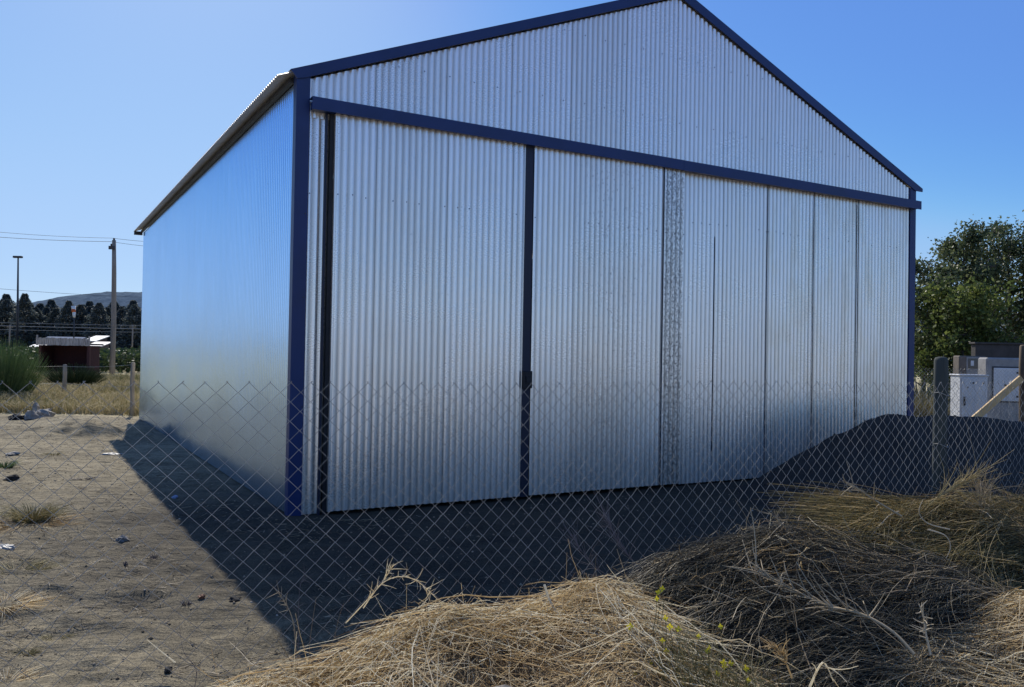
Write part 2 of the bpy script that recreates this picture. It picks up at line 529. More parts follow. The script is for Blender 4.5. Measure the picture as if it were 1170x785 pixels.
def fl(s, t, z=0.0):
    """point at s along the fence, t towards the camera"""
    p = FO + bd * s - bn * t
    return Vector((p.x, p.y, z))


# ------------------------------------------------------------------ ground
_fr = random.Random(3)
DENTS = [(_fr.uniform(-6.5, 1.5), _fr.uniform(4.2, 14), _fr.uniform(.07, .15), _fr.uniform(.5, 1.0)) for _ in range(120)]


def dents(x, y):
    h = 0.0
    for (a, b, r, k) in DENTS:
        dx, dy = x - a, y - b
        if abs(dx) > .5 or abs(dy) > .5: continue
        q = (dx * dx + dy * dy) / (r * r)
        h += k * (.020 * math.exp(-(q - 1.6) ** 2 * 1.6) - .026 * math.exp(-q * 1.1))
    return h


def ground_h(x, y):
    if y > 24 or y < 1 or x < -22 or x > 14: return 0.0
    k = sm(24, 19, y) * sm(1, 2.5, y) * sm(-22, -15, x) * sm(14, 10, x)
    if k <= 0: return 0.0
    u, v = to_b(x, y)
    h = .030 * noise.noise((x * .55, y * .55, 3.1)) + .012 * noise.noise((x * 1.7, y * 1.7, 8.0))
    rp = noise.noise((x * 1.0 + .25 * y, y * 3.3 - .5 * x, 1.7)); rp = 1 - abs(rp) * 2.4
    h += .040 * rp * sm(9.5, 5.5, y)
    h += .010 * (1 - 2 * abs(noise.noise((x * 2.6 + 9, y * 5.5, 4.4)))) * sm(12, 6, y)
    h += .022 * max(0, noise.noise((x * 4.0, y * 4.0, 2.2))) + .010 * noise.noise((x * 11, y * 11, 5.2)) + .006 * noise.noise((x * 21, y * 27, 1.2)) * sm(10, 7, y)
    h += dents(x, y)
    # low berm of dug soil left of the rear corner
    h += .24 * math.exp(-(((x + 7.8) / 1.2) ** 2 + ((y - 15.9) / .55) ** 2)) * (1 + .8 * noise.noise((x * 3, y * 3, 0)))
    h += .10 * math.exp(-(((x + 9.6) / 1.4) ** 2 + ((y - 18.4) / .7) ** 2)) * (1 + .8 * noise.noise((x * 3, y * 3, 9)))
    wl = sm(-.5, .25, u) * sm(-.5, .25, v) * sm(W + .5, W - .25, u) * sm(L + .5, L - .25, v)
    fr = math.exp(-((v + .1) / .5) ** 2) * sm(-.2, .8, u) * sm(10.2, 8, u)
    h = h * (1 - wl) - .045 * fr * (1 - wl) - .02 * wl
    return h * k


def grade(a, b, step, far, n):
    core = list(np.arange(a, b + 1e-6, step))
    g = np.geomspace(step * 2, far, n)
    return [a - q for q in g[::-1]] + core + [b + q for q in g]


gx = grade(-14.0, 8.6, .05, 9000, 34)
gy = grade(3.6, 21.0, .060, 9000, 34)
gy = sorted(set([q_ for q_ in gy if not 3.9 < q_ < 8.2] + list(np.arange(3.93, 8.2, .032))))
gv = np.array([(x, y, ground_h(x, y)) for y in gy for x in gx])
nx = len(gx)
ii = (np.arange(len(gy) - 1)[:, None] * nx + np.arange(nx - 1)[None, :]).ravel()
gf = np.stack([ii, ii + 1, ii + 1 + nx, ii + nx], axis=1)

mt, nt, out = new_mat('volcanic_dirt')
geo = nt.nodes.new('ShaderNodeNewGeometry')
sep = nt.nodes.new('ShaderNodeSeparateXYZ'); nt.links.new(geo.outputs['Position'], sep.inputs[0])
pos = geo.outputs['Position']
n1 = noise_(nt, pos, .45, 5, .6); n2 = noise_(nt, pos, 3.2, 6, .65); n3 = noise_(nt, pos, 28, 6, .7); n4 = noise_(nt, pos, 120, 3, .7)
f = math_(nt, 'ADD', math_(nt, 'MULTIPLY', n1, .35), math_(nt, 'ADD', math_(nt, 'MULTIPLY', n2, .35), math_(nt, 'MULTIPLY', n3, .3)))
dirt = ramp(nt, f, [(.38, (.100, .085, .054)), (.50, (.25, .21, .136)), (.62, (.39, .33, .215))]).outputs[0]
gr = ramp(nt, n4, [(.36, (.30, .30, .30)), (.5, (.95, .95, .95)), (.64, (1.3, 1.3, 1.26))]).outputs[0]
dirt = mixc(nt, 1.0, dirt, gr, 'MULTIPLY')
peb = nt.nodes.new('ShaderNodeTexVoronoi'); peb.inputs['Scale'].default_value = 42; peb.inputs['Randomness'].default_value = 1
nt.links.new(pos, peb.inputs['Vector'])
pm = math_(nt, 'MULTIPLY', math_(nt, 'LESS_THAN', peb.outputs['Distance'], .13), math_(nt, 'GREATER_THAN', n2, .57))
sepc = nt.nodes.new('ShaderNodeSeparateColor'); nt.links.new(peb.outputs['Color'], sepc.inputs[0])
pcol = ramp(nt, sepc.outputs[0], [(0, (.03, .026, .022)), (.6, (.10, .085, .07)), (1, (.42, .38, .32))]).outputs[0]
dirt = mixc(nt, pm, dirt, pcol)
# litter of dry grass
lit = ramp(nt, noise_(nt, pos, 1.1, 8, .75), [(.56, (0, 0, 0)), (.68, (1, 1, 1))]).outputs[0]
leftm = math_(nt, 'MULTIPLY_ADD', sep.outputs[0], -.25, -.35, clamp=True)
dirt = mixc(nt, math_(nt, 'MULTIPLY', math_(nt, 'MULTIPLY', lit, leftm), math_(nt, 'MULTIPLY', n3, 1.3, clamp=True)), dirt, (.34, .28, .17))
dl = ramp(nt, noise_(nt, pos, 2.1, 9, .8, .5), [(.56, (0, 0, 0)), (.66, (1, 1, 1))]).outputs[0]
dirt = mixc(nt, math_(nt, 'MULTIPLY', dl, .6), dirt, (.075, .062, .045))
# hangar shadow deepened in the dirt colour, in front and along left wall
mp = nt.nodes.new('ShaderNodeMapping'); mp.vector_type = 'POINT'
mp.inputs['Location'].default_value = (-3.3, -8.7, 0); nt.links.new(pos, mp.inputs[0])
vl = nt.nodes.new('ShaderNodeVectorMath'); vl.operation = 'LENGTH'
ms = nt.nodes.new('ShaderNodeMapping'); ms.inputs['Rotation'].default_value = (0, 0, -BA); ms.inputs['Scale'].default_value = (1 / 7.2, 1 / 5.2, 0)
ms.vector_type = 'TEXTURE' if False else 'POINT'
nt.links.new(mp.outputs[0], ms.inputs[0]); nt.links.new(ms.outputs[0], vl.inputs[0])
shadow_k = math_(nt, 'SUBTRACT', math_(nt, 'ADD', 1.25, math_(nt, 'MULTIPLY', math_(nt, 'SUBTRACT', n1, .5), .9)), vl.outputs['Value'])
shadow_k = math_(nt, 'MULTIPLY', shadow_k, 2.2, clamp=True)
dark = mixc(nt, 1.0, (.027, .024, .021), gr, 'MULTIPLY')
dirt = mixc(nt, math_(nt, 'MULTIPLY', shadow_k, .85), dirt, dark)
# grassy field beyond the yard
yy = math_(nt, 'ADD', sep.outputs[1], math_(nt, 'MULTIPLY', math_(nt, 'SUBTRACT', n2, .5), 1.4))
fm = math_(nt, 'MULTIPLY', math_(nt, 'SUBTRACT', yy, 20.2), 2.0, clamp=True)
fld = ramp(nt, noise_(nt, pos, .25, 8, .7), [(.35, (.32, .31, .15)), (.5, (.52, .44, .25)), (.65, (.64, .55, .34))]).outputs[0]
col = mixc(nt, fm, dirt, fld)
# pale unseen ground behind the camera, added to bounce light onto the hangar front
bounce_k = math_(nt, 'MULTIPLY', math_(nt, 'SUBTRACT', math_(nt, 'MULTIPLY', yy, -1.0), .3), 1.5, clamp=True)
bounce_c = ramp(nt, n3, [(.3, (.52, .46, .37)), (.7, (.70, .63, .52))]).outputs[0]
col = mixc(nt, bounce_k, col, bounce_c)
hb = math_(nt, 'ADD', math_(nt, 'MULTIPLY', n3, 1.0), math_(nt, 'MULTIPLY', n4, .35))
bb = bump_(nt, hb, .6, .018)
mr = nt.nodes.new('ShaderNodeMapping'); mr.inputs['Scale'].default_value = (1.3, 5.0, 1); mr.inputs['Rotation'].default_value = (0, 0, .25); nt.links.new(pos, mr.inputs[0])
n5 = noise_(nt, mr.outputs[0], 1.3, 5, .6, .6)
bb = bump_(nt, n5, .6, .10, bb)
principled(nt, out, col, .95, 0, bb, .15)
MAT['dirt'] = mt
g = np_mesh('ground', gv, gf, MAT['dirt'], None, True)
tag(g, kind='structure')

# hills on the horizon (two ridges)
mt, nt, out = new_mat('hazy_forest_hill')
v = coords(nt)
hc = ramp(nt, noise_(nt, v, .045, 8, .8), [(.40, (.075, .105, .135)), (.60, (.13, .17, .205))]).outputs[0]  # blue-grey distance haze mixed into the hill colour
principled(nt, out, hc, 1.0, 0, bump_(nt, noise_(nt, v, .05, 6), .3, 8), .0)
MAT['hill'] = mt
hv, hf = [], []
hx = np.linspace(-3600, 3000, 900); prof = np.linspace(0, 1, 14)
for x in hx:
    px = x / 2100.0
    top = 142 + 10 * noise.noise((x * .0021, 2.0, 0)) + 22 * math.exp(-((px + .49) / .13) ** 2) + 4 * noise.noise((x * .012, 5, 0))
    top *= sm(-1700, -1150, x) * .75 + .25
    for q in prof:
        tr = 3.0 * noise.noise((x * .09, q * 30, 7)) + 2.5 * noise.noise((x * .33, q * 70, 1))
        hv.append((x, 1900 + 500 * q, max(-2, top * math.sin(q * math.pi / 2) ** .8 + tr * (q > .05)) if q > 0 else -3))
ii = (np.arange(len(hx) - 1)[:, None] * 14 + np.arange(13)[None, :]).ravel()
hill = np_mesh('hill', np.array(hv), np.stack([ii, ii + 14, ii + 15, ii + 1], axis=1), MAT['hill'], None, False)
tag(hill, kind='structure')

# ------------------------------------------------------------------ hangar
hang = empty('metal_hangar', BO, BA)
tag(hang, 'large hangar of bare corrugated metal with navy blue trim standing on the dirt lot', 'hangar')


def corr(mb, p0, p1, zb, zt, nrm, amp=.010, pitch=.076, res=10, rows=1, wob=0.0, seed=0):
    """corrugated sheet from p0 to p1 (plan), zb/zt are functions of distance"""
    p0 = Vector(p0); p1 = Vector(p1); ln = (p1 - p0).length; d = (p1 - p0) / ln; nr = Vector(nrm)
    n = max(8, int(ln / pitch * res))
    vs, fs = [], []
    for i in range(n + 1):
        s = ln * i / n
        sw = math.sin(2 * math.pi * s / pitch); o = amp * sw
        q = p0 + d * s
        for r in range(rows + 1):
            z = zb(s) + (zt(s) - zb(s)) * r / rows
            ww = wob * noise.noise((s * .9 + seed, z * .55, seed)) if wob else 0
            mb.wv[len(mb.v) + len(vs)] = sw
            vs.append((q.x + nr.x * (o + ww), q.y + nr.y * (o + ww), z))
    for i in range(n):
        for r in range(rows):
            a = i * (rows + 1) + r
            fs.append((a, a + rows + 1, a + rows + 2, a + 1))
    return mb.add(vs, fs)


def screws(mb, xs, z, y, mi=1, r=.007):
    for x in xs:
        zz = z + random.uniform(-.012, .012)
        x = x + random.uniform(-.006, .006)
        vs = [(x + r * math.cos(a), y, zz + r * math.sin(a)) for a in [k * math.pi / 3 for k in range(6)]]
        vs += [(x + .6 * r * math.cos(a), y - .006, zz + .6 * r * math.sin(a)) for a in [k * math.pi / 3 for k in range(6)]]
        fs = [(k, (k + 1) % 6, 6 + (k + 1) % 6, 6 + k) for k in range(6)] + [tuple(range(6, 12))]
        mb.add(vs, fs, mi)


def front_sheet(name, x0, x1, y, zb, zt, mat, parent, rows_z=(3.28,), seed=0, wob=.005, amp=.0095):
    mb = MB()
    corr(mb, (x0, y), (x1, y), lambda s: zb, (lambda s: zt(x0 + s)) if callable(zt) else (lambda s: zt), (0, -1), rows=10, wob=wob, seed=seed, amp=amp)
    x_first = x0 + .019
    nsc = int((x1 - x_first) / .152)
    for z in rows_z:
        if zb < z < (zt if not callable(zt) else 99):
            screws(mb, [x_first + .152 * k * 1.0 + .0 for k in range(0, nsc + 1) if random.random() < .55], z, y - amp - .001 - wob * .4)
    return mb.build(name, [mat, MAT['screw']], parent, True)


def ztop(x): return EAVE + SLOPE * min(x, W - x)


# side, rear and gable walls
mb = MB(); corr(mb, (0, L), (0, 0.02), lambda s: 0.0, lambda s: EAVE - .02, (-1, 0), rows=14, wob=.006, seed=3, amp=.0038)
mb.wv = {k_: v_ * .25 for k_, v_ in mb.wv.items()}
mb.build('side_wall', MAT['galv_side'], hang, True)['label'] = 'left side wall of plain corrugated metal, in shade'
mb = MB(); corr(mb, (W, 0.02), (W, L), lambda s: 0.0, lambda s: EAVE - .02, (1, 0), rows=2)
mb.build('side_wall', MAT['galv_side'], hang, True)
mb = MB(); corr(mb, (W, L), (0, L), lambda s: 0.0, lambda s: ztop(W - s) - .02, (0, 1), rows=2)
mb.build('rear_wall', MAT['galv'], hang, True)
mb = MB()
corr(mb, (.10, -.012), (W - .10, -.012), lambda s: 4.05, lambda s: ztop(.10 + s) - .03, (0, -1), rows=8, wob=.006, seed=9)
for zz in (4.75, 5.6):
    a = (zz - EAVE) / SLOPE + .25
    screws(mb, np.arange(max(.3, a) + .019, min(9.8, W - a), .304), zz, -.012 - .012)
mb.build('gable_wall', [MAT['galv'], MAT['screw']], hang, True)
# front infill and doors
DT = 4.16
front_sheet('infill_sheet', .125, .336, -.012, -.01, DT, MAT['galv'], hang, seed=1, wob=.002)
d1 = front_sheet('sliding_door', .400, 2.672, -.085, .015, DT, MAT['galv_door'], hang, seed=14)
d1['label'] = 'left sliding door leaf of plain corrugated metal'
e = MB().box(.380, .3995, -.094, -.05, .012, DT).build('edge_strip', MAT['galv'], d1)
MB().box(.402, 2.66, -.07, -.045, .05, .11).build('bottom_rail', MAT['dark_blue'], d1)
d2 = front_sheet('sliding_door', 2.79, 5.098, -.085, .018, DT, MAT['galv_door'], hang, seed=27)
d2['label'] = 'right sliding door leaf with speckled dark stain along its far edge'
mb = MB().box(4.752, 4.758, -.0965, -.084, .02, DT - .01).box(2.792, 5.09, -.07, -.045, .05, .11)
mb.build('lap_seam', MAT['dark_blue'], d2)
MB().box(2.672, 2.788, -.075, .01, .0, DT, bev=.004).build('door_edge_post', MAT['dark_blue'], hang)
MB().box(.284, .306, -.06, -.030, -.02, DT).build('door_edge_post', MAT['dark_blue'], hang)
MB().box(.334, .376, -.06, .01, -.02, DT).build('door_edge_post', MAT['black'], hang)
lt = MB().box(2.675, 2.79, -.125, -.0755, 1.27, 1.47, bev=.006)
lt.box(2.70, 2.76, -.14, -.125, 1.33, 1.41, bev=.004)
lt.build('latch', MAT['black'], hang)
ed = [5.112, 6.670, 7.622, 8.612, 9.862]
for k in range(4):
    x0, x1 = ed[k], ed[k + 1] - .012
    p = front_sheet('front_panel', x0, x1, -.035 + .004 * k, .0, DT, MAT['galv' if k == 0 else 'galv_warm'], hang, rows_z=(3.46,), seed=40 + 7 * k)
    if k == 0: MB().box(5.683, 5.688, -.0475, -.030, .4, 3.3).build('lap_seam', MAT['dark_blue'], p)
MB().box(5.09, 9.87, .03, .05, -.03, 4.15).build('backing_board', MAT['black'], hang)
for xx in ed[1:4]:
    MB().box(xx - .009, xx - .003, -.058, -.048, .02, DT).build('panel_seam', MAT['dark_blue'], hang)
# corner posts, barge boards, door track
cp = MB().box(-.018, .122, -.045, .07, -.04, EAVE + .06, bev=.004)
for z in (3.05, 2.2, 1.1): screws(cp, [.10], z, -.046, 1, .008)
cp.build('corner_post', [MAT['blue'], MAT['screw']], hang)
MB().box(9.872, 10.018, -.045, .07, -.04, EAVE + .03, bev=.004).build('corner_post', MAT['blue'], hang)
for sgn, xa in ((1, -.085), (-1, W + .16)):
    mb = MB()
    def pz(x): return EAVE + .105 + SLOPE * (x if sgn > 0 else W - x)
    xm = W / 2
    h = .118 if sgn > 0 else .128
    if sgn > 0:
        prof = [(xa, pz(xa)), (xm, pz(xm)), (xm, pz(xm) - h), (.06, pz(.06) - h), (-.02, pz(-.02) - .105)]
    else:
        prof = [(xa, pz(xa)), (xa, pz(xa) - .05), (W - .02, pz(W) - .115), (xm, pz(xm) - h), (xm, pz(xm))]
    n = len(prof)
    vs = [(x, -.062, z) for x, z in prof] + [(x, -.046, z) for x, z in prof]
    fs = [tuple(range(n))[::-1], tuple(range(n, 2 * n))] + [(i, (i + 1) % n, n + (i + 1) % n, n + i) for i in range(n)]
    mb.add(vs, fs)
    # top return of the flashing
    x1, x2 = min(xa, xm), max(xa, xm)
    mb.add([(xa, -.062, pz(xa) + .002), (xm, -.062, pz(xm) + .002), (xm, .12, pz(xm) + .002), (xa, .12, pz(xa) + .002)], [(0, 1, 2, 3)])
    mb.build('barge_board', MAT['blue'], hang)
tr = MB()
tr.box(.114, 5.02, -.160, -.152, 4.098, 4.228)
tr.box(5.02, 9.985, -.162, -.152, 4.094, 4.226)
tr.box(.114, 9.985, -.152, -.03, 4.220, 4.227)
tr.box(.13, 9.97, -.13, -.04, 4.108, 4.19)
tr.build('door_track', MAT['blue'], hang)
# roof
for sgn in (1, -1):
    mb = MB(); vs, fs = [], []
    y0, y1 = -.030, L + .14
    n = int((y1 - y0) / .076 * 6)
    for i in range(n + 1):
        y = y0 + (y1 - y0) * i / n
        o = .011 * math.sin(2 * math.pi * y / .076)
        for x in ((-.205, 2.4, 5.0) if sgn > 0 else (W + .15, 7.6, 5.0)):
            vs.append((x, y, EAVE + .085 + SLOPE * (x if sgn > 0 else W - x) + o))
    for i in range(n):
        for r in range(2):
            a = i * 3 + r; fs.append((a, a + 3, a + 4, a + 1))
    mb.add(vs, fs); mb.build('roof', MAT['roof'], hang, True)
MB().box(-.055, -.012, .08, L + .1, EAVE - .02, EAVE + .03).build('eave_purlin', MAT['dark_metal'], hang)
MB().box(-.20, -.02, L + .02, L + .10, EAVE - .08, EAVE + .0).build('eave_cap', MAT['dark_metal'], hang)

# ------------------------------------------------------------------ chain-link fences
def chain_mesh(o, d, s0, s1, zb, zt, cell=.068, cz=.0635, r=.0014, nrm=None, sag=.011, sides=4, tips=True):
    """zigzag wires woven into diamonds, one strand per half cell"""
    nw = int((s1 - s0) / (cell / 2)); nz = int((zt - zb) / (cz / 2))
    nv = nrm if nrm is not None else Vector((-d.y, d.x, 0))
    P = np.zeros((nw, nz + 2, 3))
    for k in range(nw):
        for j in range(nz + 2):
            z = zt - min(j, nz) * cz / 2
            s = s0 + (k + ((j + k) % 2)) * cell / 2
            off = .0022 if ((j + k) % 2) else -.0022
            wz = sag * noise.noise((s * .9, z * .8, 1.3)); ws = sag * noise.noise((s * 1.1, z * .9, 7.7))
            of2 = 3 * sag * noise.noise((s * .5, z * .7, 3.9))
            p = o + d * (s + ws) + nv * (off + of2)
            P[k, j] = (p.x, p.y, z + wz)
    # twisted barbs: pull the top ends out
    return P


fence = empty('chain_link_fence', fl(0, 0))
tag(fence, 'chain link fence with a dark round wooden post in front of the hangar', 'fence')
P = chain_mesh(FO, bd, -3.1, 6.2, .03, 1.545)
# wire ends twist upward at the top of each diamond
ext = P[:, 0:1, :].copy(); ext[:, :, 2] += .005; ext[:, :, :2] += rng.normal(scale=.003, size=(len(P), 1, 2))
hi = (np.arange(len(P)) % 2 == 0)
P = np.concatenate([ext, P], axis=1)
P -= np.array([FO.x, FO.y, 0])[None, None]
V, F, per = strands(P, .0012, 4, 1.0)
np_mesh('wire_mesh', V, F, MAT['wire'], fence, True)
for px in (1075,):
    t = at(px, 402, 4.62)
    pr = MB()
    prof = [(0, .039), (.4, .037), (.8, .040), (1.2, .036), (1.55, .037), (1.685, .036), (1.70, .030), (1.705, .012)]
    base = Vector((t.x - FO.x, t.y - FO.y, 0))
    pr.tube([base + Vector((.004 * math.sin(z * 5), .003 * math.cos(z * 4), z - .02)) for z, r in prof], [r for z, r in prof], 14)
    pr.build('post', MAT['post_dark'], fence, True)
    # tie wires
    for z in (.4, .8, 1.2, 1.48):
        tw = MB(); tw.tube([base + Vector((.041 * math.cos(a), .041 * math.sin(a), z + .01 * math.sin(2 * a))) for a in np.linspace(0, 2 * math.pi, 12)], .0018, 4)
        tw.build('tie_wire', MAT['wire'], fence)

side = empty('side_fence', at(1168, 415, 14.5).xy.to_3d())
sp = side.location.copy()
tag(side, 'second chain link fence with brown post and pale diagonal brace behind the sand heap', 'fence')
sd = Vector((1, .06, 0)).normalized()
P = chain_mesh(Vector((0, 0, 0)), sd, -2.6, 2.2, .03, 1.56, sag=.01)
V, F, per = strands(P, .0022, 4, 1.0)
np_mesh('wire_mesh', V, F, MAT['wire'], side, True)
pr = MB(); prof = [(-.05, .085), (.5, .082), (1.0, .078), (1.6, .074), (1.96, .07), (1.985, .055), (1.99, .02)]
pr.tube([(.01 * math.sin(3 * z), -.06, z) for z, r in prof], [r for z, r in prof], 12); pr.build('post', MAT['post_brown'], side, True)
b0 = Vector((-.10, -.15, 1.42)); b1 = Vector((-1.25, -.15, .40))
v = (b1 - b0); xx = v.normalized(); yy_ = Vector((0, 1, 0)); zz_ = xx.cross(yy_)
Mx = Matrix((xx, yy_, zz_)).transposed().to_4x4(); Mx.translation = b0
MB().box(0, v.length, -.03, .03, -.055, .055, bev=.004, M=Mx).build('diagonal_brace', MAT['lumber'], side)

# low wire fence behind the hangar
rear = empty('wire_fence', (-9.2, 20.6, 0))
tag(rear, 'low fence of grey posts and thin wires along the dry grass field', 'fence')
pts = []
for (px, py, Y, hh, r) in ((152, 475, 20.7, 1.31, .055), (74, 455, 27.0, 1.10, .07), (-40, 470, 23.5, 1.2, .06)):
    q = at(px, 420, Y); pts.append((q.x, q.y, hh))
    mb = MB(); c = Vector((q.x + 9.2, q.y - 20.6, 0))
    mb.tube([c + Vector((.012 * math.sin(z * 4 + px), 0, z)) for z in (-.05, .4, .8, hh - .03, hh)], [r, r * .95, r * .95, r * .92, r * .6], 10)
    mb.build('post', MAT['post_grey'], rear, True)
for dz in (.06, .60):
    for a, b in ((0, 1), (1, 2)):
        A = Vector((pts[a][0] + 9.2, pts[a][1] - 20.6, pts[a][2] - dz)); B = Vector((pts[b][0] + 9.2, pts[b][1] - 20.6, pts[b][2] - dz))
        MB().tube([A.lerp(B, k / 8) - Vector((0, 0, .04 * math.sin(math.pi * k / 8))) for k in range(9)], .0032, 5).build('wire', MAT['wire'], rear)

# ------------------------------------------------------------------ dark sand heap
mt, nt, out = new_mat('dark_volcanic_sand')
v = coords(nt)
a1 = noise_(nt, v, 2.2, 6, .65); a2 = noise_(nt, v, 60, 4, .7)
c = ramp(nt, a2, [(.3, (.020, .019, .018)), (.7, (.062, .056, .050))]).outputs[0]
c = mixc(nt, .5, c, ramp(nt, a1, [(.3, (.026, .024, .022)), (.7, (.058, .053, .047))]).outputs[0])
principled(nt, out, c, .95, 0, bump_(nt, a1, .5, .06, bump_(nt, a2, .5, .012)), .15)
MAT['sand'] = mt


def heap_h(x, y):
    # ridge from (4.55,10.0) to (8.2,10.9)
    ax, ay, bx, by = 4.55, 10.0, 8.4, 10.6
    t = ((x - ax) * (bx - ax) + (y - ay) * (by - ay)) / ((bx - ax) ** 2 + (by - ay) ** 2)
    t = min(1, max(0, t))
    dx, dy = x - (ax + t * (bx - ax)), y - (ay + t * (by - ay))
    dist = math.hypot(dx, dy)
    top = 1.05 - .10 * sm(.25, .6, t) - .25 * sm(.5, 1, t)
    h = top + .04 - math.sqrt((dist * .66) ** 2 + .03) + .10
    h += .035 * noise.noise((x * 1.3, y * 1.3, 4)) + .012 * noise.noise((x * 9, y * 9, 2)) + .035 * noise.noise((x * 4, y * 4, 1))
    return max(h, -.06 - .02 * dist * .2)


xs = np.arange(2.0, 10.6, .07); ys = np.arange(7.6, 13.0, .07)
vs = np.array([(x - 6, y - 10, heap_h(x, y)) for y in ys for x in xs])
ii = (np.arange(len(ys) - 1)[:, None] * len(xs) + np.arange(len(xs) - 1)[None, :]).ravel()
ff = np.stack([ii, ii + 1, ii + 1 + len(xs), ii + len(xs)], axis=1)
keep = (vs[ff][:, :, 2] > -.055).any(axis=1)
cb = [to_b(vs[q[0]][0] + 6, vs[q[0]][1] + 10)[1] < -.15 or to_b(vs[q[0]][0] + 6, vs[q[0]][1] + 10)[0] > W + .2 for q in ff]
heap = np_mesh('sand_heap', vs, ff[keep & np.array(cb)], MAT['sand'], None, True)
heap.location = (6, 10, 0)
n = 2600
cx_ = rng.uniform(2.9, 8.8, n); cy_ = rng.uniform(8.0, 11.2, n)
hz_ = np.array([heap_h(a_, b_) for a_, b_ in zip(cx_, cy_)]); kk_ = hz_ > .0
cx_, cy_, hz_ = cx_[kk_], cy_[kk_], hz_[kk_]; n = len(cx_)
oc = np.array([(1, 0, 0), (0, 1, 0), (-1, 0, 0), (0, -1, 0), (0, 0, .8), (0, 0, -.5)])
V = np.stack([cx_ - 6, cy_ - 10, hz_], axis=1)[:, None, :] + oc[None] * (.006 + .014 * rng.random(n) ** 4)[:, None, None] * rng.uniform(.6, 1.3, (n, 6, 1))
tri = np.array([(0, 1, 4), (1, 2, 4), (2, 3, 4), (3, 0, 4), (1, 0, 5), (2, 1, 5), (3, 2, 5), (0, 3, 5)])
F = (np.arange(n) * 6)[:, None, None] + tri[None]
cl_ = np_mesh('clods', V.reshape(-1, 3), F.reshape(-1, 3), MAT['sand'], heap)
cl_['kind'] = 'stuff'
tag(heap, 'broad heap of dark grey sand beside the right corner of the hangar', 'sand heap')

# ------------------------------------------------------------------ utility boxes on the right
Y = 17.2
q = at(1107, 430, Y)
cab = empty('electrical_cabinet', (q.x, q.y, 0), R(-4))
tag(cab, 'white metal electrical cabinet with small black handle behind the sand heap', 'cabinet')
MB().box(-.27, .27, -.22, .22, .06, 1.40, bev=.012).box(-.29, .29, -.24, .24, 1.40, 1.43, bev=.008).box(-.26, .26, -.2, .2, 0, .06).build('body', MAT['white_metal'], cab)
dr = MB().box(-.245, .245, -.236, -.223, .32, 1.36, bev=.004).build('door', MAT['white_metal'], cab)
MB().box(-.21, -.175, -.262, -.2365, .80, .98, bev=.006).build('handle', MAT['black'], dr)
for (x, z) in ((-.02, 1.26), (.17, 1.26), (-.13, 1.17)): MB().tube([(x, -.2365, z), (x, -.246, z)], .018, 8).build('lock', MAT['black'], dr)
MB().box(-.245, .245, -.232, -.223, .09, .29, bev=.004).build('lower_panel', MAT['white_metal'], cab)

Y = 18.2
q = at(1144, 430, Y)
pil = empty('meter_pillar', (q.x, q.y, 0), R(-3))
tag(pil, 'grey concrete meter pillar with large white access door, right of the white cabinet', 'meter pillar')
mb = MB(); prof = []
for a in np.linspace(math.pi, 0, 5)[:3]: pass
mb.box(-.41, .42, -.2, .2, 0, 1.79, bev=.035); mb.build('body', MAT['concrete'], pil)
dr = MB().box(-.27, .29, -.225, -.2025, .86, 1.57, bev=.006).build('door', MAT['white_metal'], pil)
MB().box(-.30, .32, -.212, -.2015, .83, 1.60).build('door_frame', MAT['dark_metal'], pil)
for (x, z) in ((.22, 1.47), (.22, .96), (-.03, 1.2)): MB().box(x - .02, x + .02, -.236, -.2255, z - .02, z + .02).build('lock', MAT['black'], dr)

Y = 19.6
q = at(1109, 430, Y)
mtb = empty('meter_box', (q.x, q.y, 0), R(-2))
tag(mtb, 'brown grey meter post box with small dark window, rising behind the white cabinet', 'meter box')
MB().box(-.34, .28, -.15, .15, 0, 1.83, bev=.02).build('body', simple('brown_render', (.20, .17, .14), (.12, .10, .085), .9, 5), mtb)
fr = MB().box(-.18, .12, -.168, -.1515, 1.38, 1.80, bev=.006).build('face_plate', MAT['concrete'], mtb)
MB().box(-.14, .08, -.178, -.169, 1.54, 1.77).build('window', MAT['glass'], fr)
MB().box(-.09, -.02, -.184, -.1785, 1.60, 1.72).build('meter', MAT['white_metal'], fr)

q = at(1150, 430, 21.5)
wl = MB(); wl.box(-.86, 2.4, -.12, .12, 0, 2.15, bev=.02); wl.box(-.90, 2.44, -.15, .15, 2.15, 2.20, bev=.01)
wo_ = wl.build('garden_wall', MAT['dark_wall']); wo_.location = (q.x, q.y, 0)
tag(wo_, 'dark brown low block wall under the trees behind the meter pillar', 'wall')

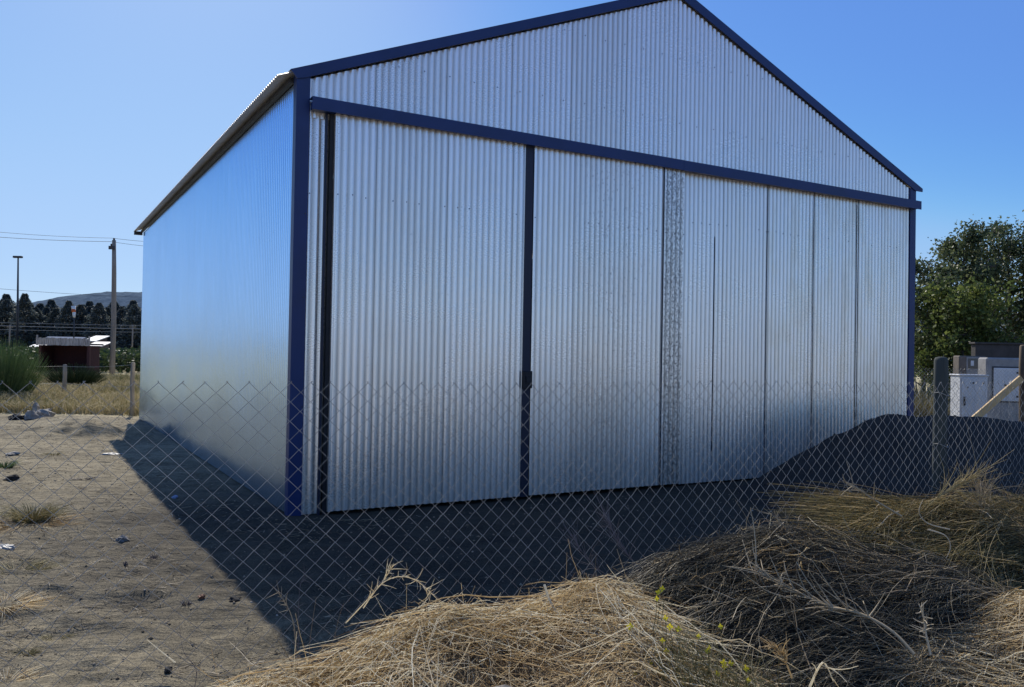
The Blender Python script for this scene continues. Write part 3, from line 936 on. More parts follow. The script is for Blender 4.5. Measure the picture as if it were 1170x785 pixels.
# ------------------------------------------------------------------ broadleaf trees
def broadleaf(name, label, loc, H, crown_r, crown_z0, mat, n_limb, n_leaf, leaf, trunk_r, group=None, lean=(0, 0), droop=.0):
    root = empty(name, loc); tag(root, label, 'tree', group)
    mb = MB(); cl = []
    top = Vector((lean[0], lean[1], H * .93))
    tp = [Vector((lean[0] * k + .08 * math.sin(5 * k + H), lean[1] * k + .06 * math.cos(4 * k), H * .93 * k)) for k in np.linspace(0, 1, 9)]
    mb.tube(tp, [trunk_r * (1 - .9 * k) + .008 for k in np.linspace(0, 1, 9)], 8)
    for i in range(n_limb):
        k = (crown_z0 + (H * .92 - crown_z0) * (i + random.random()) / n_limb) / (H * .93)
        k = min(k, .99)
        b = Vector((lean[0] * k, lean[1] * k, H * .93 * k))
        a = i * 2.4 + random.uniform(-.4, .4)
        rel = (b.z - crown_z0) / (H - crown_z0)
        rr = crown_r * (1 - rel ** 2.2) ** .6 * random.uniform(.7, 1.12) + .25
        upk = random.uniform(.35, .9) * (1 + rel)
        e = b + Vector((math.cos(a) * rr, math.sin(a) * rr, rr * upk * .55))
        mid = b.lerp(e, .5) + Vector((0, 0, .12 * rr))
        mb.tube([b, mid, e], [trunk_r * .35 * (1 - k * .6), trunk_r * .2, .008], 5)
        for j in range(7):
            f_ = random.uniform(.35, 1.0)
            s = b.lerp(e, f_)
            d = Vector((random.gauss(0, 1), random.gauss(0, 1), random.gauss(.25, .7))).normalized() * rr * random.uniform(.22, .5)
            t_ = s + d
            mb.tube([s, s.lerp(t_, .5) + Vector((0, 0, .05)), t_ - Vector((0, 0, droop * .3))], [.014, .010, .004], 4, cap=False)
            cl.append((s, t_))
    mb.build('trunk', MAT['bark'], root, True)
    per = n_leaf // len(cl)
    C, T = [], []
    for s, t_ in cl:
        kk = rng.random((per, 1)) ** .7
        s_, t2 = np.array(s), np.array(t_)
        base = s_ + (t2 - s_) * kk
        sc = .10 + .10 * random.random()
        o = rng.normal(scale=1, size=(per, 3)) * sc * np.array([1.2, 1.2, .8])
        if droop: o[:, 2] -= droop * rng.random(per) * .5
        C.append(base + o)
        T.append(np.clip(rng.normal(random.uniform(.25, .75), .18, per), 0, 1))
    C = np.concatenate(C); T = np.concatenate(T)
    V, F = leaves(C, rng.uniform(.55, 1.15, len(C)) * leaf, .75, .3)
    np_mesh('crown', V, F, mat, root, False, np.repeat(T, 4))
    return root


grp = None
a = at(1101, 420, 26.5); broadleaf('birch_tree', 'dark leafy tree with thin ragged top just right of the hangar', (a.x, a.y, 0), 5.9, 1.35, 1.2, MAT['leaf_dark'], 24, 15000, .075, .09, droop=.35)
a = at(1152, 420, 27.5); broadleaf('birch_tree', 'tallest dark leafy tree at the right edge of the photo', (a.x, a.y, 0), 6.3, 1.6, 1.2, MAT['leaf_dark'], 28, 19000, .075, .10, droop=.35)
a = at(1058, 420, 26.0); broadleaf('broadleaf_tree', 'bushy green tree pressed against the right side of the hangar', (a.x, a.y, 0), 4.6, 1.3, .6, MAT['leaf_dark'], 20, 12000, .08, .08)
a = at(1098, 420, 24.2); broadleaf('broadleaf_tree', 'lower tree with bright yellow green leaves in front of the dark trees', (a.x, a.y, 0), 3.7, 1.15, .7, MAT['leaf_green'], 18, 9000, .085, .07)
a = at(1205, 420, 26.0); broadleaf('broadleaf_tree', 'dark leafy tree cut off by the right edge of the photo', (a.x, a.y, 0), 5.4, 1.5, .8, MAT['leaf_dark'], 22, 12000, .08, .09)

# ------------------------------------------------------------------ far left: hut, poles, houses, conifers
a = at(45, 430, 47.5); b = at(103, 430, 47.5)
hutw = (b - a).length
hut = empty('roadside_hut', ((a.x + b.x) / 2, (a.y + b.y) / 2, 0), R(2))
tag(hut, 'small dark red open shelter with weathered grey fascia boards at the field edge', 'hut')
hw = hutw / 2
MB().box(-hw + .12, hw - .12, 1.25, 1.33, 0, 1.75).build('back_wall', MAT['maroon_dark'], hut)
MB().box(-hw + .12, -hw + .20, .02, 1.25, 0, 1.75).build('side_wall', MAT['maroon_dark'], hut)
MB().box(hw - .20, hw - .12, .02, 1.25, 0, 1.75).build('side_wall', MAT['maroon_dark'], hut)
MB().box(-hw + .02, -hw + .17, -.16, .015, 0, 1.75, bev=.01).build('post', MAT['maroon'], hut)
MB().box(hw - .17, hw - .02, -.16, .015, 0, 1.75, bev=.01).build('post', MAT['maroon'], hut)
MB().box(-hw + .20, hw - .20, .50, .54, .0, .55).build('low_wall', MAT['maroon_dark'], hut)
mb = MB(); nb = 26; wd = 2 * hw / nb
for k in range(nb):
    x = -hw + k * wd
    mb.box(x + .004, x + wd - .004, -.30 + random.uniform(-.006, .006), -.26, 1.76 + random.uniform(-.02, .01), 2.16 + random.uniform(-.02, .03))
mb.build('fascia', MAT['old_boards'], hut)
MB().box(-hw - .04, -hw + .03, -.33, -.24, 1.74, 2.32).build('fascia_post', MAT['old_boards'], hut)
MB().box(hw - .03, hw + .04, -.33, -.24, 1.74, 2.30).build('fascia_post', MAT['old_boards'], hut)
MB().box(-hw - .02, hw + .02, -.255, 1.5, 1.79, 1.88).build('roof', MAT['dark_metal'], hut)

pad = MB().box(-2.6, 2.6, -1.1, 1.1, -.02, .05).build('pavement', MAT['pale_concrete'])
q = at(128, 433, 46.0); pad.location = (q.x + .2, 45.6, 0); tag(pad, kind='structure')
MB_ = MB().box(-2.7, 2.2, -.1, .1, 0, .14); kb = MB_.build('kerb', MAT['pale_concrete']); kb.location = (q.x + .2, 46.9, 0); tag(kb, kind='structure')

q = at(128, 430, 48.5)
up = empty('utility_pole', (q.x, q.y, 0)); tag(up, 'tall grey wooden utility pole standing right of the red hut', 'utility pole')
hp = 7.9
MB().tube([(.0, 0, -.1), (.02, 0, 3), (-.03, 0, 6), (-.08, 0, hp)], [.155, .14, .125, .105], 12).build('pole', MAT['pole_wood'], up, True)
MB().box(-.30, .05, -.2, -.1, hp - .55, hp - .35, bev=.01).build('bracket', MAT['dark_metal'], up)
for x, z in ((-.08, hp), (-.22, hp - .33)): MB().tube([(x, -.0, z), (x, 0, z + .08), (x, 0, z + .13)], [.05, .06, .03], 8).build('insulator', MAT['dark_metal'], up, True)

q = at(19, 400, 72.0)
lp = empty('lamp_post', (q.x, q.y, 0)); tag(lp, 'dark slender lamp post with short flat head at the far left', 'lamp post')
hl = at(19, 294, 72.0).z
MB().tube([(0, 0, 0), (0, 0, hl * .5), (-.08, 0, hl)], [.11, .09, .06], 8).build('pole', MAT['dark_metal'], lp, True)
MB().box(-.50, .28, -.14, .14, hl - .06, hl + .12, bev=.04).build('lamp_head', MAT['dark_metal'], lp)

# windsock
q = at(84, 400, 105)
wk = empty('windsock', (q.x, q.y, 0)); tag(wk, 'limp white and orange windsock on a thin dark pole behind the hut', 'windsock')
hz = at(84, 350, 105).z
MB().tube([(0, 0, 0), (0, 0, hz)], [.09, .06], 8).build('pole', MAT['dark_metal'], wk, True)
mb = MB()
mb.tube([(-.15, -.1, hz), (.15, -.1, hz - .02)], .05, 6); mb.build('frame', MAT['white_cloth'], wk)
pr = [(hz + .02, .26), (hz - .35, .24), (hz - .36, .24), (hz - .75, .20), (hz - .76, .20), (hz - 1.15, .17), (hz - 1.4, .13)]
MB().tube([(.02 * k, -.28, z) for k, (z, r) in enumerate(pr)], [r for z, r in pr], 10).build('sock', MAT['white_cloth'], wk, True)
MB().tube([(.03, -.29, hz - .36), (.06, -.29, hz - .75)], [.245, .21], 10).build('orange_band', MAT['orange'], wk, True)


def house(name, label, loc, rz, w_, d_, hwall, rise, wallm, roofm, over=.4, wins=(), mono=False):
    r_ = empty(name, loc, rz); tag(r_, label, 'house')
    mb = MB()
    if mono:
        vs = [(-w_ / 2, -d_ / 2, 0), (w_ / 2, -d_ / 2, 0), (w_ / 2, d_ / 2, 0), (-w_ / 2, d_ / 2, 0), (-w_ / 2, -d_ / 2, hwall), (w_ / 2, -d_ / 2, hwall), (w_ / 2, d_ / 2, hwall + rise), (-w_ / 2, d_ / 2, hwall + rise)]
        mb.add(vs, [(0, 1, 5, 4), (1, 2, 6, 5), (2, 3, 7, 6), (3, 0, 4, 7)])
        wlo = mb.build('wall', wallm, r_)
        sl_ = rise / d_
        a0 = (-w_ / 2 - over, -d_ / 2 - over, hwall - over * sl_ + .05); a1 = (w_ / 2 + over, -d_ / 2 - over, hwall - over * sl_ + .05)
        b0 = (w_ / 2 + over, d_ / 2 + over, hwall + rise + over * sl_ + .05); b1 = (-w_ / 2 - over, d_ / 2 + over, hwall + rise + over * sl_ + .05)
        tp = [(x, y, z + .15) for x, y, z in (a0, a1, b0, b1)]
        MB().add([a0, a1, b0, b1] + tp, [(0, 3, 2, 1), (4, 5, 6, 7), (0, 1, 5, 4), (1, 2, 6, 5), (2, 3, 7, 6), (3, 0, 4, 7)]).build('roof', roofm, r_)
    else:
        vs = [(-w_ / 2, -d_ / 2, 0), (w_ / 2, -d_ / 2, 0), (w_ / 2, d_ / 2, 0), (-w_ / 2, d_ / 2, 0), (-w_ / 2, -d_ / 2, hwall), (w_ / 2, -d_ / 2, hwall), (w_ / 2, d_ / 2, hwall), (-w_ / 2, d_ / 2, hwall), (-w_ / 2, 0, hwall + rise), (w_ / 2, 0, hwall + rise)]
        mb.add(vs, [(0, 1, 5, 4), (1, 2, 6, 9, 5), (2, 3, 7, 6), (3, 0, 4, 8, 7)])
        wlo = mb.build('wall', wallm, r_)
        sl_ = rise / (d_ / 2); X = w_ / 2 + over; Yo = d_ / 2 + over; ze = hwall - over * sl_ + .04; zr = hwall + rise + .04
        rv = [(-X, -Yo, ze), (X, -Yo, ze), (X, 0, zr), (-X, 0, zr), (X, Yo, ze), (-X, Yo, ze)]
        rv += [(x, y, z + .16) for x, y, z in rv]
        MB().add(rv, [(6, 7, 8, 9), (9, 8, 10, 11), (1, 0, 3, 2), (2, 3, 5, 4), (0, 1, 7, 6), (5, 11, 10, 4), (1, 2, 8, 7), (2, 4, 10, 8), (0, 6, 9, 3), (3, 9, 11, 5)]).build('roof', roofm, r_)
    for (x0, x1, z0, z1) in wins:
        f_ = MB().box(x0 - .08, x1 + .08, -d_ / 2 - .05, -d_ / 2 - .002, z0 - .08, z1 + .08).build('window', MAT['white_metal'], r_)
        MB().box(x0, x1, -d_ / 2 - .07, -d_ / 2 - .052, z0, z1).build('pane', MAT['glass'], f_)
    return r_


s = 170 / FPX
q = at(76, 400, 172); house('distant_house', 'distant house with long blue grey roof showing above the hut', (q.x, 172, 0), R(3), 38 * s, 7.5, 2.5, 1.1, MAT['dark_boards'], MAT['grey_roof'], .4, [(-2.4, -1.4, .9, 2.0), (.8, 2.0, .9, 2.0)])
q = at(103.5, 400, 166); house('distant_house', 'distant house with bright white sloping roof right of the hut', (q.x, 168, 0), R(-6), 13 * s, 4.0, 2.9, .95, MAT['dark_boards'], MAT['white_roof'], .35, [(-.7, .2, 1.2, 2.2)], True)
q = at(110, 400, 162); house('distant_house', 'distant low dark house with pale eaves beside the white roofed house', (q.x, 163, 0), R(4), 13 * s, 4.0, 1.9, .7, MAT['dark_boards'], simple('pale_grey_roof', (.5, .5, .5), (.36, .36, .36), .5, 3), .4, [(-.6, .0, .7, 1.5), (.3, .9, .7, 1.5)], True)
q = at(41, 400, 165); house('distant_shed', 'distant white shed roof left of the hut, low behind the bushes', (q.x, 165, 0), R(5), 12 * s, 3.5, 1.1, .75, MAT['white_metal'], MAT['white_roof'], .3, [(-.4, .4, .4, .9)], True)


def conifer_mesh(seed, H, r0, n):
    rr = np.random.default_rng(seed)
    z = rr.random(n) ** .85 * .95 + .03
    prof = (1 - z ** 1.15) ** .72 * (.86 + .14 * np.cos(z * 41 + seed))
    lump = 1 + .45 * np.sin(z * 23 + seed * 1.7 + 2 * np.sin(rr.integers(0, 5, n) * 1.3)) * rr.random(n)
    a = rr.random(n) * 2 * np.pi
    az_l = 1 + .18 * np.sin(a * 3 + seed * 2 + z * 7)
    rad = r0 * prof * lump * az_l * np.sqrt(rr.uniform(.25, 1, n)) + .1
    C = np.stack([rad * np.cos(a), rad * np.sin(a), z * H - rad * .18], axis=1)
    size = rr.uniform(.22, .55, n) * (1.15 - .5 * z)
    out_ = np.stack([np.cos(a), np.sin(a), rr.uniform(-.7, .35, n)], axis=1) + rr.normal(scale=.35, size=(n, 3))
    out_ /= np.linalg.norm(out_, axis=1, keepdims=True)
    side_ = np.cross(out_, rr.normal(size=(n, 3))); side_ /= np.linalg.norm(side_, axis=1, keepdims=True)
    A = out_ * size[:, None] * 1.3; B = side_ * size[:, None] * .55
    V = np.stack([C - A * .4, C - B, C + A, C + B], axis=1).reshape(-1, 3)
    F = (np.arange(n) * 4)[:, None] + np.arange(4)[None]
    tint = np.clip(rr.normal(.45, .28, n), 0, 1)
    return V, F, np.repeat(tint, 4)


protos = []
for k, (H, r0) in enumerate(((16.0, 6.2), (14.8, 5.6), (17.2, 5.8), (14.0, 6.4))):
    root = empty('conifer_tree', (0, 0, 0))
    V, F, T = conifer_mesh(20 + k, H, r0, 7000)
    np_mesh('crown', V, F, MAT['conifer'], root, False, T)
    MB().tube([(0, 0, -.2), (0.05, 0, H * .5), (0, 0, H * .95)], [.32, .2, .04], 7).build('trunk', MAT['bark'], root, True)
    protos.append(root)
ROW = [(-14, 253, 0, 1.0, 'conifer at the far left edge of the dark tree row'), (6, 250, 1, 1.07, 'broad dark conifer left of the lamp post'), (27, 247, 2, 1.0, 'tall conifer with sunlit edge just right of the lamp post'),
       (39, 251, 3, 1.0, 'full dark conifer above the white shed'), (52, 256, 0, .88, 'dark conifer above the left end of the hut'), (63, 252, 1, .95, 'narrow conifer above the middle of the hut'),
       (77, 250, 2, .93, 'broad conifer directly left of the windsock'), (91, 252, 3, 1.05, 'dark conifer directly right of the windsock'), (101, 254, 1, 1.0, 'slender conifer above the white roofed house'),
       (112, 249, 0, .98, 'tall dark conifer just left of the utility pole'), (122, 255, 2, .86, 'conifer crown partly hidden by the utility pole'), (138, 254, 3, 1.0, 'lower dark conifer just right of the utility pole'),
       (152, 249, 0, .95, 'wide dark conifer next to the hangar wall'), (170, 252, 1, 1.0, 'conifer at the right end of the row, mostly behind the hangar')]
first = set()
for (px, Y, k, sc, lb) in ROW:
    o = protos[k] if k not in first else copy_tree(protos[k])
    first.add(k)
    p = at(px, 400, Y); o.location = (p.x, p.y, 0); o.scale = (sc, sc, sc * random.uniform(.96, 1.03)); o.rotation_euler = (0, 0, random.uniform(0, 6.28))
    tag(o, lb, 'conifer', 'dark conifers in a row beyond the field')
for i in range(17):
    px = -18 + i * 12.2 + random.uniform(-3, 3); Y = 268 + random.uniform(-5, 5); k = i % 4
    o = copy_tree(protos[k]); p = at(px, 400, Y); o.location = (p.x, p.y, 0); sc = random.uniform(.96, 1.10)
    o.scale = (sc * 1.1, sc * 1.1, sc); o.rotation_euler = (0, 0, random.uniform(0, 6.28))
    tag(o, 'dark conifer half hidden behind the front row of conifers', 'conifer', 'conifers in the second row')

# overhead wires and small far poles
def cable(label, a, b, r, sag, mat, group):
    a = Vector(a); b = Vector(b)
    pts = [a.lerp(b, k / 16) - Vector((0, 0, sag * 4 * (k / 16) * (1 - k / 16))) for k in range(17)]
    c = (a + b) / 2
    o = MB().tube([p - c for p in pts], r, 5).build('overhead_cable', mat); o.location = c
    tag(o, label, 'cable', group)


g1 = 'cables from the tall utility pole'
ptop = at(128, 273, 48.5)
cable('upper thin cable running left from the utility pole top', at(127.5, 272, 48.5), at(-60, 259, 46), .010, .12, MAT['cable_dark'], g1)
cable('lower thin cable running left from the utility pole top', at(126, 276, 48.4), at(-60, 266, 46), .013, .10, MAT['cable_dark'], g1)
cable('upper thin cable running right from the utility pole to behind the hangar', at(127.5, 272, 48.5), at(230, 278, 52), .010, .10, MAT['cable_dark'], g1)
cable('lower thin cable running right from the utility pole to behind the hangar', at(126, 276, 48.4), at(230, 285, 52), .010, .10, MAT['cable_dark'], g1)
cable('lone faint cable crossing the sky above the hill', at(-40, 326.5, 90), at(170, 340, 100), .018, .15, MAT['cable_dark'], 'single cable below the pole cables')
for (px, ytop, lb) in ((10.5, 371, 'small distant wooden pole left of the lamp post'), (151, 371, 'small distant wooden pole beside the hangar wall')):
    q = at(px, 400, 140); zt_ = at(px, ytop, 140).z
    o = empty('distant_pole', (q.x, q.y, 0)); tag(o, lb, 'utility pole', 'small distant poles carrying low cables')
    MB().tube([(0, 0, 0), (0, 0, zt_)], [.13, .10], 8).build('pole', MAT['pole_wood'], o, True)
    MB().box(-.5, .5, -.08, .08, zt_ - .45, zt_ - .33).build('crossarm', MAT['pole_wood'], o)
for (ya, yb, r, lb) in ((368.0, 371.5, .028, 'topmost of the three low cables in front of the conifers'), (371.5, 375.5, .045, 'thick middle one of the three low cables in front of the conifers'), (376.0, 379.0, .028, 'lowest of the three low cables in front of the conifers')):
    cable(lb, at(-50, ya - .8, 139.8), at(240, yb + 1.5, 139.8), r, .10, MAT['cable'], 'low cables in front of the conifers')

# shrub thicket band behind the hut
n = 60000
Yt = rng.uniform(56, 105, n)
xr = rng.uniform(-.70, -.36, n) * Yt
hmax = np.array([1.35 + .55 * noise.noise((x * .25, y * .25, 3)) + .3 * noise.noise((x * .9, y * .9, 8)) for x, y in zip(xr, Yt)])
C = np.stack([xr, Yt, hmax * rng.random(n) ** .6], axis=1)
V, F = leaves(C, rng.uniform(.14, .32, n), .6, .5)
tk = np_mesh('shrub_thicket', V, F, MAT['thicket'], None, False, np.repeat(np.clip(rng.normal(.42, .22, n) + .25 * (C[:, 2] / 1.6 - .5), 0, 1), 4))
tag(tk, 'band of low green broom shrubs growing behind the hut', 'shrubs', None, 'stuff')


def blades(N, X, Yv, h, r, lean=.35, K=4):
    ph = rng.random(N) * 2 * np.pi; L_ = lean * rng.random(N) * h
    k = np.linspace(0, 1, K)[None, :]
    P = np.zeros((N, K, 3))
    P[:, :, 0] = X[:, None] + np.cos(ph)[:, None] * L_[:, None] * k ** 1.7
    P[:, :, 1] = Yv[:, None] + np.sin(ph)[:, None] * L_[:, None] * k ** 1.7
    P[:, :, 2] = h[:, None] * (k - .18 * k ** 3)
    return P


n = 26000
Yv = 20.7 + 27 * rng.random(n) ** 1.4
X = rng.uniform(-.70, -.385, n) * Yv
den = np.array([noise.noise((x * .45, y * .3, 5)) for x, y in zip(X, Yv)])
hh = (.26 + .22 * rng.random(n)) * (1 + .7 * np.clip(den, -.6, .8))
hh *= 1 - .85 * np.exp(-((Yv - 45.6) / 2.0) ** 2 - ((X + 23.2) / 3.2) ** 2)
tn = np.clip(.62 + rng.normal(0, .2, n) - .45 * np.clip(np.array([noise.noise((x * .35 + 4, y * .22, 1)) for x, y in zip(X, Yv)]) - .12, 0, 1) * 2, 0, 1)
fg = strand_obj('field_grass', blades(n, X, Yv, hh, None, .8), .0075 + .004 * rng.random(n), MAT['field_grass'], None, tn)
tag(fg, 'dry tan grass with green patches covering the field behind the hangar', 'grass', None, 'stuff')
n = 3500
Yv = rng.uniform(15.5, 24, n); X = rng.uniform(.46, .66, n) * Yv
hh = .2 + .35 * rng.random(n)
fg2 = strand_obj('yard_grass', blades(n, X, Yv, hh, None, .8), .006 + .003 * rng.random(n), MAT['field_grass'], None, np.clip(rng.normal(.5, .25, n), 0, 1))
tag(fg2, 'patchy tan grass growing under the trees beyond the sand heap', 'grass', None, 'stuff')


def bush(name, label, loc, rad, h, n, mat, r=.006, cat='bush', tmean=.5):
    a = rng.random(n) * 2 * np.pi; q = np.sqrt(rng.random(n))
    bx = np.cos(a) * q * rad * .55; by = np.sin(a) * q * rad * .55
    ln = h * (1 - .35 * q ** 2) * rng.uniform(.6, 1.08, n)
    k = np.linspace(0, 1, 6)[None]
    P = np.zeros((n, 6, 3))
    out_ = rad * .55 * q
    P[:, :, 0] = bx[:, None] + np.cos(a)[:, None] * out_[:, None] * k ** 1.3 + rng.normal(scale=.05 * h, size=(n, 1)) * k
    P[:, :, 1] = by[:, None] + np.sin(a)[:, None] * out_[:, None] * k ** 1.3 + rng.normal(scale=.05 * h, size=(n, 1)) * k
    P[:, :, 2] = ln[:, None] * k
    o = strand_obj(name, P, r * rng.uniform(.7, 1.3, n), mat, None, np.clip(rng.normal(tmean, .22, n), 0, 1))
    o.location = loc; tag(o, label, cat)
    return o


q = at(4, 400, 24.5); bush('broom_bush', 'tall feathery green broom bush at the left edge of the photo', (q.x, q.y, 0), 1.1, 1.85, 1700, MAT['bush'], .0065)
q = at(86, 400, 33); bush('weed_clump', 'dark green weed clump growing in front of the red hut', (q.x, q.y, 0), 1.1, 1.0, 1500, MAT['thicket'], .008, 'weeds', .45)

for (px_, Y_, r_, h_, mm, lb) in ((1047, 20.5, .9, .95, 'weed', 'yellow green shrub glimpsed through the fences beside the hangar corner'), (1085, 21.5, 1.2, .8, 'thicket', 'dark low shrub behind the round fence post'), (1062, 23.0, 1.6, 1.25, 'thicket', 'wide dark shrub under the trees beside the hangar')):
    q = at(px_, 420, Y_); bush('shrub', lb, (q.x, q.y, 0), r_, h_, 1400, MAT[mm], .007, 'shrub', .5)

# ------------------------------------------------------------------ rubble, tufts and debris on the dirt
def rock(name, label, loc, sx, sy, sz, mat, seed, cat='stone', group=None):
    mb = MB(); n1, n2 = 7, 9
    vs, fs = [], []
    for i in range(n1 + 1):
        th = math.pi * i / n1
        for j in range(n2):
            ph = 2 * math.pi * j / n2
            d = Vector((math.sin(th) * math.cos(ph), math.sin(th) * math.sin(ph), math.cos(th)))
            k = 1 + .55 * noise.noise(d * 1.5 + Vector((seed, 0, 0))) + .28 * noise.noise(d * 4 + Vector((0, seed, 0)))
            vs.append((d.x * sx * k, d.y * sy * k, d.z * sz * k + sz * .55))
    for i in range(n1):
        for j in range(n2):
            j2 = (j + 1) % n2
            fs.append((i * n2 + j, (i + 1) * n2 + j, (i + 1) * n2 + j2, i * n2 + j2))
    o = mb.add(vs, fs).build(name, mat, None, False)
    o.location = (loc[0], loc[1], ground_h(loc[0], loc[1]) - sz * .12); o.rotation_euler = (0, 0, seed)
    tag(o, label, cat, group)
    return o


def gp(x, y):
    d = ray(x, y); t = -EAVE * 0 - EYE / d.z
    return Vector((0, 0, EYE)) + d * t


def rockat(px, py, *a, **k):
    p = gp(px, py); return rock(a[0], a[1], (p.x, p.y), *a[2:], **k)


rockat(140, 620, 'stone', 'rounded dark grey stone lying alone on the sunlit dirt', .048, .042, .036, MAT['stone_grey'], 1)
gr_ = 'rubble at the edge of the field'
rockat(50, 480, 'concrete_rubble', 'largest pale rubble slab at the back edge of the dirt', .32, .22, .15, MAT['stone_pale'], 5, cat='rubble', group=gr_)
rockat(35, 482, 'concrete_rubble', 'small whitish rubble chunk between the large slab and the dark lump', .16, .14, .13, MAT['stone_pale'], 8, cat='rubble', group=gr_)
rockat(20, 482, 'concrete_rubble', 'dark charred lump at the left end of the rubble', .22, .15, .09, MAT['charcoal'], 11, cat='rubble', group=gr_)
rockat(42, 474, 'concrete_rubble', 'upright pale rubble piece standing on the large slab edge', .10, .09, .22, MAT['stone_pale'], 15, cat='rubble', group=gr_)
rockat(14, 549, 'charred_lump', 'small black charred lump on the dirt at the left', .09, .06, .045, MAT['charcoal'], 17, cat='debris')
rockat(128, 519, 'white_debris', 'flat white scrap lying in front of the soil berm', .16, .06, .02, MAT['trash_white'], 19, cat='debris')
rockat(15, 521, 'pale_clod', 'flat pale clod on the dirt at the far left', .14, .10, .035, MAT['stone_pale'], 21, cat='debris')
rockat(200, 570, 'white_debris', 'tiny pale blue scrap lying in the shadow beside the hangar', .035, .03, .02, simple('blue_scrap', (.35, .42, .6)), 23, cat='debris')
rockat(6, 632, 'white_debris', 'crumpled white plastic scrap in dry grass at the left edge', .07, .05, .03, MAT['trash_white'], 25, cat='debris')
rockat(192, 779, 'black_scrap', 'small black and white scrap at the bottom of the dirt', .03, .018, .014, MAT['charcoal'], 27, cat='debris')
rockat(268, 694, 'dirt_clod', 'crumbly dark clod beside the shadow edge near the brush', .045, .03, .018, MAT['charcoal'], 29, cat='debris')
rockat(230, 692, 'dirt_clod', 'small rusty brown clod left of the dark clod', .022, .02, .016, simple('rusty_clod', (.24, .10, .05)), 31, cat='debris')


def tuft(px, py, name, label, rad, h, n, mat, tmean=.6, r=.0018, cat='grass tuft'):
    p = gp(px, py)
    a = rng.random(n) * 2 * np.pi; q = np.sqrt(rng.random(n))
    k = np.linspace(0, 1, 5)[None]; P = np.zeros((n, 5, 3))
    ln = h * rng.uniform(.4, 1.1, n); out_ = rad * rng.uniform(.2, 1.2, n)
    P[:, :, 0] = (np.cos(a) * q * rad * .6)[:, None] + np.cos(a)[:, None] * out_[:, None] * k ** 1.4
    P[:, :, 1] = (np.sin(a) * q * rad * .6)[:, None] + np.sin(a)[:, None] * out_[:, None] * k ** 1.4
    P[:, :, 2] = ln[:, None] * (k - .35 * k ** 2.5)
    o = strand_obj(name, P, r * rng.uniform(.6, 1.3, n), mat, None, np.clip(rng.normal(tmean, .25, n), 0, 1))
    o.location = (p.x, p.y, ground_h(p.x, p.y) - .01); tag(o, label, cat)
    return o


tuft(38, 596, 'grass_tuft', 'dry grass tuft with green tips on the dirt at the left', .22, .24, 420, MAT['weed'], .7, .003)
tuft(28, 600, 'dead_leaf_litter', 'low brown litter around the base of the dry grass tuft', .34, .05, 380, MAT['straw'], .35, .003, 'litter')
tuft(16, 655, 'grass_tuft', 'spreading yellow green grass patch at the left edge', .24, .09, 420, MAT['weed'], .7, .002)
tuft(64, 727, 'grass_tuft', 'small flat yellow green tuft on the sand, lower left', .075, .03, 160, MAT['weed'], .8, .0016)
tuft(28, 745, 'grass_tuft', 'small dark green tuft near the bottom left', .06, .06, 150, MAT['weed'], .45, .0016)
tuft(4, 700, 'dry_straw', 'flat dry straw strewn at the left edge near the bottom', .20, .04, 320, MAT['straw'], .65, .0018, 'straw')
tuft(6, 775, 'dry_straw', 'dry straw stems in the bottom left corner', .14, .05, 160, MAT['straw'], .75, .0018, 'straw')
tuft(143, 652, 'dead_stub', 'short upright brown plant stub on the sand', .012, .07, 26, MAT['dark_twig'], .5, .004, 'dead plant')
tuft(177, 645, 'dead_stub', 'branched dark plant stub, middle one of the stubs', .04, .07, 40, MAT['dark_twig'], .4, .003, 'dead plant')
tuft(201, 652, 'dead_stub', 'low reddish plant stub, rightmost of the stubs', .03, .04, 30, MAT['twig'], .2, .003, 'dead plant')
tuft(212, 697, 'dead_stub', 'small dark dead plant below the stubs', .03, .05, 40, MAT['dark_twig'], .3, .0025, 'dead plant')
tuft(95, 548, 'dead_stub', 'faint grey dead weed in the middle of the dirt', .12, .05, 50, MAT['dark_twig'], .5, .003, 'dead plant')
tuft(62, 520, 'dead_stub', 'pale green weed on the dirt near the soil berm', .12, .08, 60, MAT['weed'], .7, .003, 'weed')
tuft(5, 535, 'grass_tuft', 'green weed at the left edge beside the charred lump', .16, .14, 160, MAT['bush'], .7, .004)
# twigs lying on the dirt, one mesh of scattered chaff
n = 7000
Yv = 4.1 + 16 * rng.random(n) ** 1.2; X = rng.uniform(-.64, -.10, n) * Yv
kp = np.array([to_b(x, y)[0] < -.3 or to_b(x, y)[1] < -.4 for x, y in zip(X, Yv)]) & (np.array([noise.noise((x * .8, y * .8, 2)) for x, y in zip(X, Yv)]) > -.15 + .45 * np.clip((X / Yv + .5) * 2.2, -.3, 1))
X, Yv = X[kp], Yv[kp]; n = len(X)
a = rng.random(n) * 6.28; ln = rng.uniform(.015, .09, n) * (1 + .05 * Yv)
k = np.linspace(-.5, .5, 4)[None]
P = np.zeros((n, 4, 3))
P[:, :, 0] = X[:, None] + np.cos(a)[:, None] * ln[:, None] * k
P[:, :, 1] = Yv[:, None] + np.sin(a)[:, None] * ln[:, None] * k
P[:, :, 2] = np.array([ground_h(x, y) for x, y in zip(X, Yv)])[:, None] + .006 + .006 * rng.random((n, 4))
ch = strand_obj('ground_litter', P, .0016 + .0014 * rng.random(n), MAT['litter'], None, rng.random(n))
tag(ch, 'scattered dry twigs and chaff on the bare dirt', 'litter', None, 'stuff')
